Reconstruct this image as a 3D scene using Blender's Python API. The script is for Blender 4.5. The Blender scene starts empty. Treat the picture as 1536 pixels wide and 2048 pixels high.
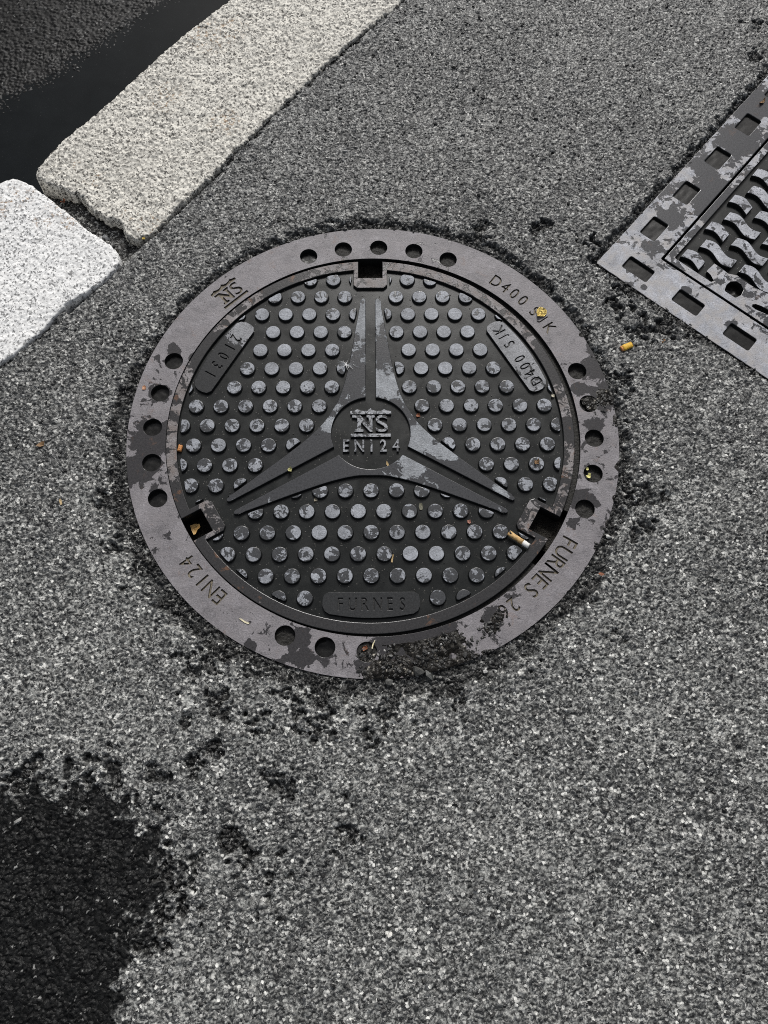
import bpy, bmesh, math, random
import numpy as np
from mathutils import Vector, Matrix, geometry

random.seed(7)
RNG = np.random.default_rng(11)
scene = bpy.context.scene
COL = scene.collection

# ------------------------------------------------------------------ camera
CAM = Vector((0.00168, -0.58802, 1.24876))
CX = Vector((0.999931, -0.008254, 0.008353))
CU = Vector((0.004926, 0.940500, 0.339757))
CF = Vector((0.010661, 0.339692, -0.940476))
FPX = 1706.44
cd = bpy.data.cameras.new('camera')
cam = bpy.data.objects.new('camera', cd)
COL.objects.link(cam)
cd.sensor_fit = 'HORIZONTAL'
cd.sensor_width = 36.0
cd.lens = FPX / 1536 * 36.0
cd.clip_start = 0.05
cd.clip_end = 200
M = Matrix.Identity(4)
for i in range(3):
    M[i][0], M[i][1], M[i][2], M[i][3] = CX[i], CU[i], -CF[i], CAM[i]
cam.matrix_world = M
scene.camera = cam

# ------------------------------------------------------------------ sky, sun, exposure (overcast, light from the north-north-west)
SUN_EL, SUN_AZ = math.radians(43), math.radians(6)      # azimuth from +Y, towards +X
world = bpy.data.worlds.new('World')
scene.world = world
world.use_nodes = True
wn = world.node_tree
wn.nodes.clear()
w_out = wn.nodes.new('ShaderNodeOutputWorld')
w_bg = wn.nodes.new('ShaderNodeBackground')
w_sky = wn.nodes.new('ShaderNodeTexSky')
w_sky.sky_type = 'NISHITA'
w_sky.sun_disc = False
w_sky.sun_elevation = SUN_EL
w_sky.sun_rotation = SUN_AZ
w_sky.dust_density = 4.0
w_hs = wn.nodes.new('ShaderNodeHueSaturation')
w_hs.inputs['Saturation'].default_value = 0.36
wn.links.new(w_sky.outputs[0], w_hs.inputs['Color'])
wn.links.new(w_hs.outputs[0], w_bg.inputs[0])
w_bg.inputs[1].default_value = 0.05
wn.links.new(w_bg.outputs[0], w_out.inputs[0])
sd = bpy.data.lights.new('sun', 'SUN')
sd.energy = 1.5
sd.angle = math.radians(15)
sd.color = (1.0, 0.985, 0.96)
sun = bpy.data.objects.new('sun', sd)
COL.objects.link(sun)
sdir = Vector((math.sin(SUN_AZ) * math.cos(SUN_EL), math.cos(SUN_AZ) * math.cos(SUN_EL), math.sin(SUN_EL)))
sun.rotation_euler = sdir.to_track_quat('Z', 'Y').to_euler()
sun.location = (0, 0, 3)
vs = scene.view_settings
vs.view_transform = 'Standard'
vs.look = 'None'
vs.gamma = 1.0
vs.exposure = 0.72
vs.use_curve_mapping = False
scene.cycles.max_bounces = 6
scene.cycles.use_denoising = False
scene.cycles.filter_width = 1.0


def ground(px, py, z=0.0):
    """photo point -> the point of the ground plane seen there"""
    d = CF + CX * ((px - 768) / FPX) + CU * (-(py - 1024) / FPX)
    t = (z - CAM.z) / d.z
    return CAM + d * t


# ------------------------------------------------------------------ numpy noise
def h01(ix, iy, seed):
    n = (ix.astype(np.int64) * 374761393 + iy.astype(np.int64) * 668265263 + seed * 1442695041) & 0xFFFFFFFF
    n = ((n ^ (n >> 13)) * 1274126177) & 0xFFFFFFFF
    n = ((n ^ (n >> 16)) * 2246822519) & 0xFFFFFFFF
    n = n ^ (n >> 15)
    return (n & 0xFFFFFF) / float(0x1000000)


def vnoise(x, y, seed=0):
    ix, iy = np.floor(x), np.floor(y)
    fx, fy = x - ix, y - iy
    u, v = fx * fx * (3 - 2 * fx), fy * fy * (3 - 2 * fy)
    a, b = h01(ix, iy, seed), h01(ix + 1, iy, seed)
    c, d = h01(ix, iy + 1, seed), h01(ix + 1, iy + 1, seed)
    return (a * (1 - u) + b * u) * (1 - v) + (c * (1 - u) + d * u) * v


def fbm(x, y, sc, oct=4, seed=0, gain=0.5):
    s, amp, tot = 0.0, 1.0, 0.0
    for o in range(oct):
        s = s + amp * vnoise(x * sc + 17.3 * o, y * sc - 9.1 * o, seed + o * 7)
        tot += amp
        amp *= gain
        sc *= 2.03
    return s / tot


def worley(x, y, cell, seed=0, jit=0.95):
    X, Y = x / cell, y / cell
    ix, iy = np.floor(X), np.floor(Y)
    f1 = np.full(x.shape, 9.0); f2 = np.full(x.shape, 9.0)
    idr = np.zeros(x.shape); dx1 = np.zeros(x.shape); dy1 = np.zeros(x.shape)
    for i in (-1, 0, 1):
        for j in (-1, 0, 1):
            cx, cy = ix + i, iy + j
            px = cx + 0.5 + jit * (h01(cx, cy, seed) - 0.5)
            py = cy + 0.5 + jit * (h01(cx, cy, seed + 1) - 0.5)
            ddx, ddy = X - px, Y - py
            d = np.sqrt(ddx * ddx + ddy * ddy)
            closer = d < f1
            f2 = np.where(closer, f1, np.minimum(f2, d))
            rid = h01(cx, cy, seed + 2)
            idr = np.where(closer, rid, idr)
            dx1 = np.where(closer, ddx, dx1); dy1 = np.where(closer, ddy, dy1)
            f1 = np.where(closer, d, f1)
    return f1, f2, idr, dx1, dy1


def sstep(a, b, x):
    t = np.clip((x - a) / (b - a), 0, 1)
    return t * t * (3 - 2 * t)


def poly_sdf(poly, x, y):
    """signed distance, negative inside"""
    P = np.asarray(poly, float)
    d = np.full(x.shape, 1e9)
    inside = np.zeros(x.shape, bool)
    for i in range(len(P)):
        ax, ay = P[i]; bx, by = P[(i + 1) % len(P)]
        ex, ey = bx - ax, by - ay
        wx, wy = x - ax, y - ay
        t = np.clip((wx * ex + wy * ey) / (ex * ex + ey * ey + 1e-18), 0, 1)
        d = np.minimum(d, (wx - t * ex) ** 2 + (wy - t * ey) ** 2)
        if ay != by:
            cond = (ay > y) != (by > y)
            inside ^= cond & (x < ex * (y - ay) / ey + ax)
    d = np.sqrt(d)
    return np.where(inside, -d, d)


# ------------------------------------------------------------------ materials
class NT:
    def __init__(self, name):
        self.m = bpy.data.materials.new(name)
        self.m.use_nodes = True
        self.t = self.m.node_tree
        self.t.nodes.clear()
        self.out = self.t.nodes.new('ShaderNodeOutputMaterial')
        self.b = self.t.nodes.new('ShaderNodeBsdfPrincipled')
        self.L(self.b.outputs[0], self.out.inputs[0])
        self._pos = None

    def N(self, typ, **kw):
        n = self.t.nodes.new(typ)
        for k, v in kw.items():
            setattr(n, k, v)
        return n

    def L(self, a, b):
        self.t.links.new(a, b)

    def put(self, sock, v):
        if isinstance(v, (int, float)):
            sock.default_value = v
        elif isinstance(v, (tuple, list)):
            sock.default_value = tuple(v) + (1,) if (len(v) == 3 and sock.type == 'RGBA') else tuple(v)
        else:
            self.L(v, sock)

    @property
    def pos(self):
        if self._pos is None:
            self._pos = self.N('ShaderNodeNewGeometry')
        return self._pos.outputs['Position']

    @property
    def nz(self):
        self.pos
        s = self.N('ShaderNodeSeparateXYZ')
        self.L(self._pos.outputs['Normal'], s.inputs[0])
        return s.outputs[2]

    def noise(self, scale, detail=3, rough=0.55, dist=0.0, off=(0, 0, 0)):
        n = self.N('ShaderNodeTexNoise')
        v = self.N('ShaderNodeVectorMath', operation='ADD')
        self.L(self.pos, v.inputs[0])
        v.inputs[1].default_value = off
        self.L(v.outputs[0], n.inputs['Vector'])
        n.inputs['Scale'].default_value = scale
        n.inputs['Detail'].default_value = detail
        n.inputs['Roughness'].default_value = rough
        n.inputs['Distortion'].default_value = dist
        return n.outputs[0]

    def voro(self, scale, feature='F1', out='Distance'):
        n = self.N('ShaderNodeTexVoronoi', feature=feature)
        self.L(self.pos, n.inputs['Vector'])
        n.inputs['Scale'].default_value = scale
        return n.outputs[out]

    def math(self, op, a, b=0.0, c=0.0, clamp=False):
        n = self.N('ShaderNodeMath', operation=op, use_clamp=clamp)
        for s, v in zip(n.inputs, (a, b, c)):
            self.put(s, v)
        return n.outputs[0]

    def rng(self, v, a, b, c=0.0, d=1.0, smooth=False):
        n = self.N('ShaderNodeMapRange')
        if smooth:
            n.interpolation_type = 'SMOOTHSTEP'
        self.put(n.inputs[0], v)
        for s, x in zip(n.inputs[1:5], (a, b, c, d)):
            s.default_value = x
        return n.outputs[0]

    def mix(self, f, a, b):
        n = self.N('ShaderNodeMix', data_type='RGBA')
        self.put(n.inputs[0], f)
        self.put(n.inputs[6], a)
        self.put(n.inputs[7], b)
        return n.outputs[2]

    def blobs(self, lst):
        """highest value of 1 - distance/radius over a list of (x, y, radius)"""
        acc = None
        for (x, y, r) in lst:
            s = self.N('ShaderNodeVectorMath', operation='DISTANCE')
            self.L(self.pos, s.inputs[0])
            s.inputs[1].default_value = (x, y, 0)
            v = self.math('MULTIPLY_ADD', s.outputs['Value'], -1.0 / r, 1.0)
            acc = v if acc is None else self.math('MAXIMUM', acc, v)
        return self.math('MAXIMUM', acc, 0.0)

    def bump(self, h, strength=0.3, dist=0.001):
        n = self.N('ShaderNodeBump')
        n.inputs['Strength'].default_value = strength
        n.inputs['Distance'].default_value = dist
        self.L(h, n.inputs['Height'])
        self.L(n.outputs[0], self.b.inputs['Normal'])

    def set(self, color=None, rough=None, metal=None, spec=None):
        if color is not None: self.put(self.b.inputs['Base Color'], color)
        if rough is not None: self.put(self.b.inputs['Roughness'], rough)
        if metal is not None: self.put(self.b.inputs['Metallic'], metal)
        if spec is not None: self.put(self.b.inputs['Specular IOR Level'], spec)
        return self.m


def px_blobs(lst):
    out = []
    for (x, y, r) in lst:
        g = ground(x, y)
        out.append((g.x, g.y, r / 1268.0))
    return out


def iron_top(name, dry, wet, level, grad=(0, 0), wet_at=(), dry_at=(), scale=60.0, side=(0.016, 0.017, 0.017), rust=0.0, warm=None):
    """worn cast iron: pale dry patches and dark wet ones with ragged edges"""
    k = NT(name)
    n = k.noise(scale, 5, 0.62, 0.7)
    n2 = k.noise(scale * 4.2, 3, 0.6, 0.3, (3, 1, 2))
    f = k.math('ADD', n, k.math('MULTIPLY_ADD', n2, 0.22, -0.11))
    s = k.N('ShaderNodeSeparateXYZ')
    k.L(k.pos, s.inputs[0])
    f = k.math('ADD', f, k.math('MULTIPLY', s.outputs[1], grad[1]))
    f = k.math('ADD', f, k.math('MULTIPLY', s.outputs[0], grad[0]))
    if wet_at:
        f = k.math('SUBTRACT', f, k.math('MULTIPLY', k.math('MINIMUM', k.blobs(wet_at), 0.6), 0.55))
    if dry_at:
        f = k.math('ADD', f, k.math('MULTIPLY', k.math('MINIMUM', k.blobs(dry_at), 0.6), 0.5))
    dryf = k.rng(f, level - 0.012, level + 0.012)
    mott = k.noise(420, 3, 0.7, 0.2, (5, 5, 5))
    mott2 = k.noise(45, 3, 0.6, 0.2, (1, 7, 5))
    dc = k.mix(k.rng(mott, 0.3, 0.7), tuple(c * 0.62 for c in dry), tuple(c * 1.32 for c in dry))
    dm = k.N('ShaderNodeVectorMath', operation='SCALE')
    k.L(dc, dm.inputs[0])
    k.L(k.math('MULTIPLY', k.rng(k.noise(26, 4, 0.65, 0.4, (2, 8, 3)), 0.3, 0.7, 0.64, 1.26), k.rng(k.noise(150, 2, 0.6, 0.2, (2, 6, 1)), 0.3, 0.7, 0.84, 1.14)), dm.inputs['Scale'])
    dc = dm.outputs[0]
    if warm:
        dc = k.mix(k.rng(mott2, 0.4, 0.68), dc, warm)
    wc = k.mix(k.rng(k.noise(300, 3, 0.7), 0.35, 0.7), tuple(c * 0.75 for c in wet), tuple(c * 1.25 for c in wet))
    c = k.mix(dryf, wc, dc)
    if rust:
        rf = k.math('MULTIPLY', k.rng(k.noise(38, 5, 0.7, 0.5, (9, 2, 4)), 0.60, 0.68), rust)
        c = k.mix(rf, c, (0.20, 0.105, 0.06))
    pit = k.rng(k.math('ADD', k.voro(260), k.math('MULTIPLY', k.noise(60, 2, 0.5, 0, (4, 4, 4)), 0.5)), 0.30, 0.36)
    c = k.mix(pit, (0.012, 0.012, 0.012), c)
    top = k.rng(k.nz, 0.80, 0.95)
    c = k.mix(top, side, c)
    rg = k.math('MULTIPLY_ADD', dryf, 0.30, 0.19)
    hh = k.math('ADD', k.math('MULTIPLY', k.math('ADD', k.math('MULTIPLY', n2, 0.4), mott), k.rng(dryf, 0, 1, 0.16, 1.0)), k.math('MULTIPLY', dryf, 0.25))
    k.bump(hh, 0.55, 0.0012)
    return k.set(c, rg, 0.0, 0.30)


def simple(name, color, rough=0.5, var=0.25, scale=300, spec=0.4, bump=0.3, bd=0.001):
    k = NT(name)
    n = k.noise(scale, 4, 0.65, 0.3)
    c = k.mix(k.rng(n, 0.3, 0.7), tuple(x * (1 - var) for x in color), tuple(min(1, x * (1 + var)) for x in color))
    k.bump(n, bump, bd)
    return k.set(c, rough, 0.0, spec)


def ground_mat(name, scale=700, rough_lo=0.28, rough_hi=0.5, spec=0.42, fleck=0.0, grain=300):
    k = NT(name)
    a = k.N('ShaderNodeVertexColor', layer_name='Col')
    w = k.N('ShaderNodeAttribute', attribute_name='wet')
    n = k.noise(scale, 3, 0.7)
    f = k.rng(n, 0.25, 0.75, 0.55, 1.45)
    hgt = n
    if fleck:
        f = k.rng(n, 0.25, 0.75, 0.80, 1.20)
        # stone chips: every cell has its own grey and its own tilted facet
        wv = k.N('ShaderNodeTexNoise')
        k.L(k.pos, wv.inputs['Vector'])
        wv.inputs['Scale'].default_value = 150
        wp = k.N('ShaderNodeVectorMath', operation='MULTIPLY_ADD')
        k.L(wv.outputs['Color'], wp.inputs[0])
        wp.inputs[1].default_value = (0.004, 0.004, 0.0)
        k.L(k.pos, wp.inputs[2])

        def chips(scale):
            vo = k.N('ShaderNodeTexVoronoi', voronoi_dimensions='2D')
            k.L(wp.outputs[0], vo.inputs['Vector'])
            vo.inputs['Scale'].default_value = scale
            sc = k.N('ShaderNodeSeparateColor')
            k.L(vo.outputs['Color'], sc.inputs[0])
            df_ = k.N('ShaderNodeVectorMath', operation='SUBTRACT')
            k.L(wp.outputs[0], df_.inputs[0])
            k.L(vo.outputs['Position'], df_.inputs[1])
            dr = k.N('ShaderNodeVectorMath', operation='SUBTRACT')
            k.L(vo.outputs['Color'], dr.inputs[0])
            dr.inputs[1].default_value = (0.5, 0.5, 0.5)
            zx = k.N('ShaderNodeVectorMath', operation='MULTIPLY')
            k.L(dr.outputs[0], zx.inputs[0])
            zx.inputs[1].default_value = (1, 1, 0)
            dt = k.N('ShaderNodeVectorMath', operation='DOT_PRODUCT')
            k.L(df_.outputs[0], dt.inputs[0])
            k.L(zx.outputs[0], dt.inputs[1])
            return sc, dt.outputs['Value'], vo.outputs['Distance']
        sc, tilt, dist = chips(grain)
        sc2, tilt2, dist2 = chips(grain * 0.52)
        f = k.math('MULTIPLY', f, k.rng(sc.outputs[2], 0.0, 1.0, 0.64, 1.28))
        f = k.math('MULTIPLY', f, k.rng(dist, 0.35, 0.75, 1.08, 0.66))
        # thin crooked threads of wet glint painted into the colour, longer across than along

        def glint_threads(sc_, w_, off):
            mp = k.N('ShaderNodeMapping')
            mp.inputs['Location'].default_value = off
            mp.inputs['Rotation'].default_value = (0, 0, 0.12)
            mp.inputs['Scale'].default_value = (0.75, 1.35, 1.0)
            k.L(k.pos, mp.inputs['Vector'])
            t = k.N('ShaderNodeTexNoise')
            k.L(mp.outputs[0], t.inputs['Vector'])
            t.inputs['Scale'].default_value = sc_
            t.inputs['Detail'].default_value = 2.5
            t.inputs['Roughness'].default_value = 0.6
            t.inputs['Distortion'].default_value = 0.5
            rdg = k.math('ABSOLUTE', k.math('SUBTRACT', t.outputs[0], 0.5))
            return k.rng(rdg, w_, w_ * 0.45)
        thr = k.math('MAXIMUM', glint_threads(78, 0.048, (0, 0, 0)), glint_threads(135, 0.046, (3, 1, 0)))
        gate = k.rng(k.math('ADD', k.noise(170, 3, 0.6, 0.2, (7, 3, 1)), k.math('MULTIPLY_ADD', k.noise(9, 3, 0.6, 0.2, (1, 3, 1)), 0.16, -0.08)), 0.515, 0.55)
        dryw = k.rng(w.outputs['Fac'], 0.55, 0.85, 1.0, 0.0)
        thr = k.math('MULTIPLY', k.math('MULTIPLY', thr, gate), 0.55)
        sxyz = k.N('ShaderNodeSeparateXYZ')
        k.L(k.pos, sxyz.inputs[0])
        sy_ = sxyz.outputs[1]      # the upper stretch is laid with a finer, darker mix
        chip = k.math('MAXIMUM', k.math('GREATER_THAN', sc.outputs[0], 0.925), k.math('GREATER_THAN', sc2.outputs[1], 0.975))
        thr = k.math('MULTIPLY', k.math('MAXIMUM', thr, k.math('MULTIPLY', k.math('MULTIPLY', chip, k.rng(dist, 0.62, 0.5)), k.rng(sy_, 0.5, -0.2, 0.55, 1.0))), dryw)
        hgt = k.math('ADD', k.math('MULTIPLY', tilt, 0.55), k.math('MULTIPLY', tilt2, 0.38))
        hgt = k.math('ADD', hgt, k.math('MULTIPLY_ADD', n, 0.0005, k.math('MULTIPLY', k.rng(dist, 0.5, 0.8), -0.0006)))
    v = k.N('ShaderNodeVectorMath', operation='SCALE')
    k.L(a.outputs['Color'], v.inputs[0])
    k.L(f, v.inputs['Scale'])
    c = v.outputs[0]
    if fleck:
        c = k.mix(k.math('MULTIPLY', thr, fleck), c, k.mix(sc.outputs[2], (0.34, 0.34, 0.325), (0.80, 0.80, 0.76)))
    k.bump(hgt, 0.8 if fleck else 0.55, 1.0 if fleck else 0.0008)
    return k.set(c, (k.math('MAXIMUM', k.rng(w.outputs['Fac'], 0, 0.9, rough_hi, rough_lo), k.rng(w.outputs['Fac'], 0.9, 1.0, 0.0, 0.40))) if fleck else k.rng(w.outputs['Fac'], 0, 1, rough_hi, rough_lo), 0.0, k.rng(w.outputs['Fac'], 0.5, 0.9, spec, 0.16) if fleck else spec)


MAT = {}
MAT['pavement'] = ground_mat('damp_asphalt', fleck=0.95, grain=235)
MAT['road'] = ground_mat('wet_road_asphalt', 600, 0.40, 0.7, 0.14)
MAT['gravel'] = ground_mat('loose_stone', 900, 0.3, 0.6)

wet_frame = px_blobs([(305, 880, 62), (275, 940, 45), (350, 700, 22), (395, 715, 24), (320, 785, 30), (302, 926, 30), (1190, 740, 40), (1215, 790, 46), (1190, 690, 30),
                      (1160, 780, 22), (1190, 850, 26), (1170, 1005, 34), (1150, 1050, 20), (575, 1305, 26), (600, 1275, 26), (605, 1318, 26), (500, 1290, 14), (800, 1270, 70), (870, 1270, 60), (985, 1235, 26), (560, 1340, 12), (313, 997, 26), (1150, 995, 20),
                      (500, 1245, 6), (870, 1330, 40), (730, 1330, 20), (690, 520, 14), (735, 495, 20)])
dry_frame = px_blobs([(742, 470, 110), (560, 540, 120), (430, 640, 110), (1000, 570, 130), (1130, 660, 80), (420, 1180, 130), (290, 1030, 50), (1130, 1130, 110), (930, 1300, 40), (560, 1300, 20)])
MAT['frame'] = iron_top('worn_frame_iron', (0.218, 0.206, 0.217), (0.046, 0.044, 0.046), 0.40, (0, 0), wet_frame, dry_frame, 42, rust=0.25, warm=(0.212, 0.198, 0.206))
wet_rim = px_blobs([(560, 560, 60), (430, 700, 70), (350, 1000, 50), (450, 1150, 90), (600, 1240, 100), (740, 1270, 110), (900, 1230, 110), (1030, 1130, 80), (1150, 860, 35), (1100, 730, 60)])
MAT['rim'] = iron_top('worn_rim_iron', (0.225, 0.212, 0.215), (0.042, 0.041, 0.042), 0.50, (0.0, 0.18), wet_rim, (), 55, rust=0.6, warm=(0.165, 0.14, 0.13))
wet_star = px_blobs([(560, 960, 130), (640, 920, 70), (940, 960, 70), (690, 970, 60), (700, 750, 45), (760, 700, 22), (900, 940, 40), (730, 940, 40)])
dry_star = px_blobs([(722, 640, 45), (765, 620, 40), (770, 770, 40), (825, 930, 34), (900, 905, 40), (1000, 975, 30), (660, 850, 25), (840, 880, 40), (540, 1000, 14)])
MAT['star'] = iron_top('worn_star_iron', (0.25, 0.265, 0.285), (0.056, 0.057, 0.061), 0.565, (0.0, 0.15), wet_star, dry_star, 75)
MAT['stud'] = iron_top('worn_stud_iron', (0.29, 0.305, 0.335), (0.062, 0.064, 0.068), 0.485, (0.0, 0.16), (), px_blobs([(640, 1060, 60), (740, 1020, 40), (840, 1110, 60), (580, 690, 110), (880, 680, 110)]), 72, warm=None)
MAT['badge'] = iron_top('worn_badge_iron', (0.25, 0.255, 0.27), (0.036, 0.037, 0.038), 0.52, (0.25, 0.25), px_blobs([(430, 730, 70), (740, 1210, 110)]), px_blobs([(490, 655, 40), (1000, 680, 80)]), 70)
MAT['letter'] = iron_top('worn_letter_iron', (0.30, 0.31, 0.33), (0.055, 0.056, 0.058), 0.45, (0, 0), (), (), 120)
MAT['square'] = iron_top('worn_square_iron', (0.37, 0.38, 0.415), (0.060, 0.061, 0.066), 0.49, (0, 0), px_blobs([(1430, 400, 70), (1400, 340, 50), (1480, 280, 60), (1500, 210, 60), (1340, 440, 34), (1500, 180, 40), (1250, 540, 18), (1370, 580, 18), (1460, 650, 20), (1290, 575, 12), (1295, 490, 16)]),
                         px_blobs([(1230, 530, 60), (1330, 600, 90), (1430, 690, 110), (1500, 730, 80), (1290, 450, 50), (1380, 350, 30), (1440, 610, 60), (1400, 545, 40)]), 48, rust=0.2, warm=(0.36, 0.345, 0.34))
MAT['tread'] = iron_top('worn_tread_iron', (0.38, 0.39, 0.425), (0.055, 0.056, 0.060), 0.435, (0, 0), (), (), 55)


def plate_mat():
    k = NT('dark_wet_plate_iron')
    n = k.noise(30, 4, 0.6, 0.4)
    n2 = k.noise(500, 3, 0.7)
    c = k.mix(k.rng(n, 0.3, 0.7), (0.0105, 0.0115, 0.0113), (0.019, 0.0205, 0.0200))
    sp = k.math('LESS_THAN', k.voro(170), 0.13)
    sp = k.math('MULTIPLY', sp, k.rng(k.noise(40, 2, 0.6, 0, (2, 2, 7)), 0.45, 0.55))
    c = k.mix(sp, c, (0.11, 0.105, 0.095))
    dust = k.rng(k.noise(75, 5, 0.75, 0.6, (8, 1, 1)), 0.60, 0.75)
    c = k.mix(k.math('MULTIPLY', dust, 0.45), c, (0.075, 0.072, 0.064))
    k.bump(k.math('ADD', k.math('MULTIPLY', n2, 0.4), k.math('MULTIPLY', sp, 1.5)), 0.2, 0.0006)
    return k.set(c, k.rng(n, 0.3, 0.7, 0.20, 0.30), 0.0, 0.25)


MAT['plate'] = plate_mat()
MAT['dirt'] = simple('damp_black_dirt', (0.014, 0.013, 0.011), 0.55, 0.8, 260, 0.3, 0.9, 0.002)
MAT['hole_dirt'] = simple('damp_brown_dirt', (0.016, 0.013, 0.009), 0.6, 0.9, 330, 0.4, 1.0, 0.004)
MAT['letter_dirt'] = simple('tan_letter_dirt', (0.17, 0.145, 0.105), 0.6, 0.6, 240, 0.3, 0.6, 0.001)
MAT['letter_dark'] = simple('black_letter_floor', (0.016, 0.016, 0.016), 0.45, 0.5, 240, 0.4, 0.5, 0.001)
MAT['pocket'] = simple('pocket_iron', (0.014, 0.0138, 0.0132), 0.22, 0.5, 160, 0.25, 0.2, 0.0006)
MAT['pocket_lip'] = simple('pocket_side_iron', (0.03, 0.03, 0.03), 0.4, 0.4, 300)


def granite(name, light, mid, dark, rustamt, rust_blobs):
    k = NT(name)
    v = k.voro(330, 'F1', 'Color')
    s = k.N('ShaderNodeSeparateColor')
    k.L(v, s.inputs[0])
    c = k.mix(k.rng(s.outputs[0], 0.25, 0.6), mid, light)
    n = k.noise(210, 4, 0.7, 0.2)
    c = k.mix(k.rng(k.math('ADD', k.math('MULTIPLY', s.outputs[1], 0.55), n), 0.91, 0.97), c, dark)
    n2 = k.noise(12, 4, 0.6, 0.3)
    c = k.mix(k.rng(n2, 0.35, 0.75, 0.0, 0.35), c, mid)
    if rust_blobs:
        rf = k.math('MULTIPLY', k.math('MINIMUM', k.math('MULTIPLY', k.blobs(rust_blobs), 2.0), 1.0), k.rng(k.noise(130, 4, 0.7, 0.3, (3, 3, 0)), 0.55, 0.64))
        c = k.mix(k.math('MULTIPLY', rf, rustamt), c, (0.30, 0.16, 0.045))
    k.bump(k.math('ADD', n, s.outputs[0]), 0.45, 0.0012)
    return k.set(c, 0.6, 0.0, 0.35)


MAT['granite_pale'] = granite('pale_granite', (0.92, 0.92, 0.905), (0.70, 0.70, 0.69), (0.19, 0.19, 0.19), 0.8, px_blobs([(40, 395, 45), (110, 425, 34), (140, 450, 26), (0, 430, 26), (90, 445, 30), (20, 410, 30)]))
MAT['granite_buff'] = granite('buff_granite', (0.80, 0.775, 0.70), (0.42, 0.405, 0.365), (0.075, 0.07, 0.062), 0.7, px_blobs([(420, 80, 70), (470, 60, 50), (330, 200, 60), (190, 360, 34), (300, 450, 34), (260, 430, 24), (150, 330, 24), (450, 250, 50)]))


def water_mat():
    k = NT('dark_gutter_water')
    n = k.noise(14, 4, 0.6, 0.4)
    sp = k.math('LESS_THAN', k.voro(120), 0.06)
    c = k.mix(k.rng(n, 0.3, 0.7), (0.0055, 0.0070, 0.0080), (0.0095, 0.0115, 0.0128))
    c = k.mix(sp, c, (0.05, 0.05, 0.05))
    k.b.inputs['IOR'].default_value = 1.33
    k.bump(k.noise(8, 2, 0.5), 0.05, 0.002)
    return k.set(c, 0.06, 0.0, 0.16)


MAT['water'] = water_mat()


# ------------------------------------------------------------------ object helpers
def tag(o, label=None, cat=None, group=None, kind=None):
    if label: o['label'] = label
    if cat: o['category'] = cat
    if group: o['group'] = group
    if kind: o['kind'] = kind
    return o


def empty(name, loc, rz=0.0):
    o = bpy.data.objects.new(name, None)
    o.empty_display_size = 0.05
    COL.objects.link(o)
    o.location = loc
    o.rotation_euler = (0, 0, rz)
    return o


def link(name, me, mat, parent=None, loc=None):
    o = bpy.data.objects.new(name, me)
    COL.objects.link(o)
    if mat is not None and not me.materials:
        me.materials.append(mat)
    if parent is not None:
        o.parent = parent
    if loc is not None:
        o.location = loc
    return o


def smooth(me, on=True):
    me.polygons.foreach_set('use_smooth', [on] * len(me.polygons))


def plate(name, loops, z0, z1, bevel, mat, parent=None, res=1, grow=0.0):
    """flat piece with outline loops[0] and holes loops[1:], bevelled edges, from z0 up to z1"""
    cu = bpy.data.curves.new(name, 'CURVE')
    cu.dimensions = '2D'
    cu.fill_mode = 'BOTH'
    for lp in loops:
        sp = cu.splines.new('POLY')
        sp.points.add(len(lp) - 1)
        for p, q in zip(sp.points, lp):
            p.co = (q[0], q[1], 0, 1)
        sp.use_cyclic_u = True
    cu.bevel_depth = bevel
    cu.bevel_resolution = res
    cu.offset = grow - bevel
    cu.extrude = max((z1 - z0) / 2 - bevel, 0.00005)
    tmp = bpy.data.objects.new('tmp', cu)
    COL.objects.link(tmp)
    dg = bpy.context.evaluated_depsgraph_get()
    me = bpy.data.meshes.new_from_object(tmp.evaluated_get(dg))
    bpy.data.objects.remove(tmp)
    bpy.data.curves.remove(cu)
    me.materials.clear()
    me.transform(Matrix.Translation((0, 0, (z0 + z1) / 2)))
    me.name = name
    smooth(me, False)
    return link(name, me, mat, parent)


_gl = {}


def glyph(ch):
    """outline polygons of one character, height 1, left edge at 0 -> (polys, width)"""
    if ch in _gl:
        return _gl[ch]
    cu = bpy.data.curves.new('g', 'FONT')
    cu.body = ch
    cu.size = 1.0
    ob = bpy.data.objects.new('g', cu)
    COL.objects.link(ob)
    dg = bpy.context.evaluated_depsgraph_get()
    c2 = ob.evaluated_get(dg).to_curve(dg)
    polys = []
    for sp in c2.splines:
        pts = []
        bp = sp.bezier_points
        n = len(bp)
        for i in range(n):
            a, b = bp[i], bp[(i + 1) % n]
            straight = (a.handle_right - a.co).length < 1e-5 and (b.handle_left - b.co).length < 1e-5
            d1, d2 = (b.co - a.co), (a.handle_right - a.co)
            if not straight and d1.length > 1e-6:
                straight = d1.cross(d2).length < 1e-5 and d1.cross(b.handle_left - b.co).length < 1e-5
            seg = [a.co, b.co] if straight else geometry.interpolate_bezier(a.co, a.handle_right, b.handle_left, b.co, 5)
            pts += [(q[0], q[1]) for q in seg[:-1]]
        polys.append(pts)
    bpy.data.objects.remove(ob)
    bpy.data.curves.remove(cu)
    xs = [p[0] for q in polys for p in q]; ys = [p[1] for q in polys for p in q]
    x0, y0, h = min(xs), min(ys), max(ys) - min(ys)
    polys = [[((p[0] - x0) / h, (p[1] - y0) / h) for p in q] for q in polys]
    _gl[ch] = (polys, (max(xs) - x0) / h)
    return _gl[ch]


def xf(poly, sx, sy, ox, oy, rot=0.0):
    c, s = math.cos(rot), math.sin(rot)
    return [((x * sx) * c - (y * sy) * s + ox, (x * sx) * s + (y * sy) * c + oy) for x, y in poly]


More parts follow.
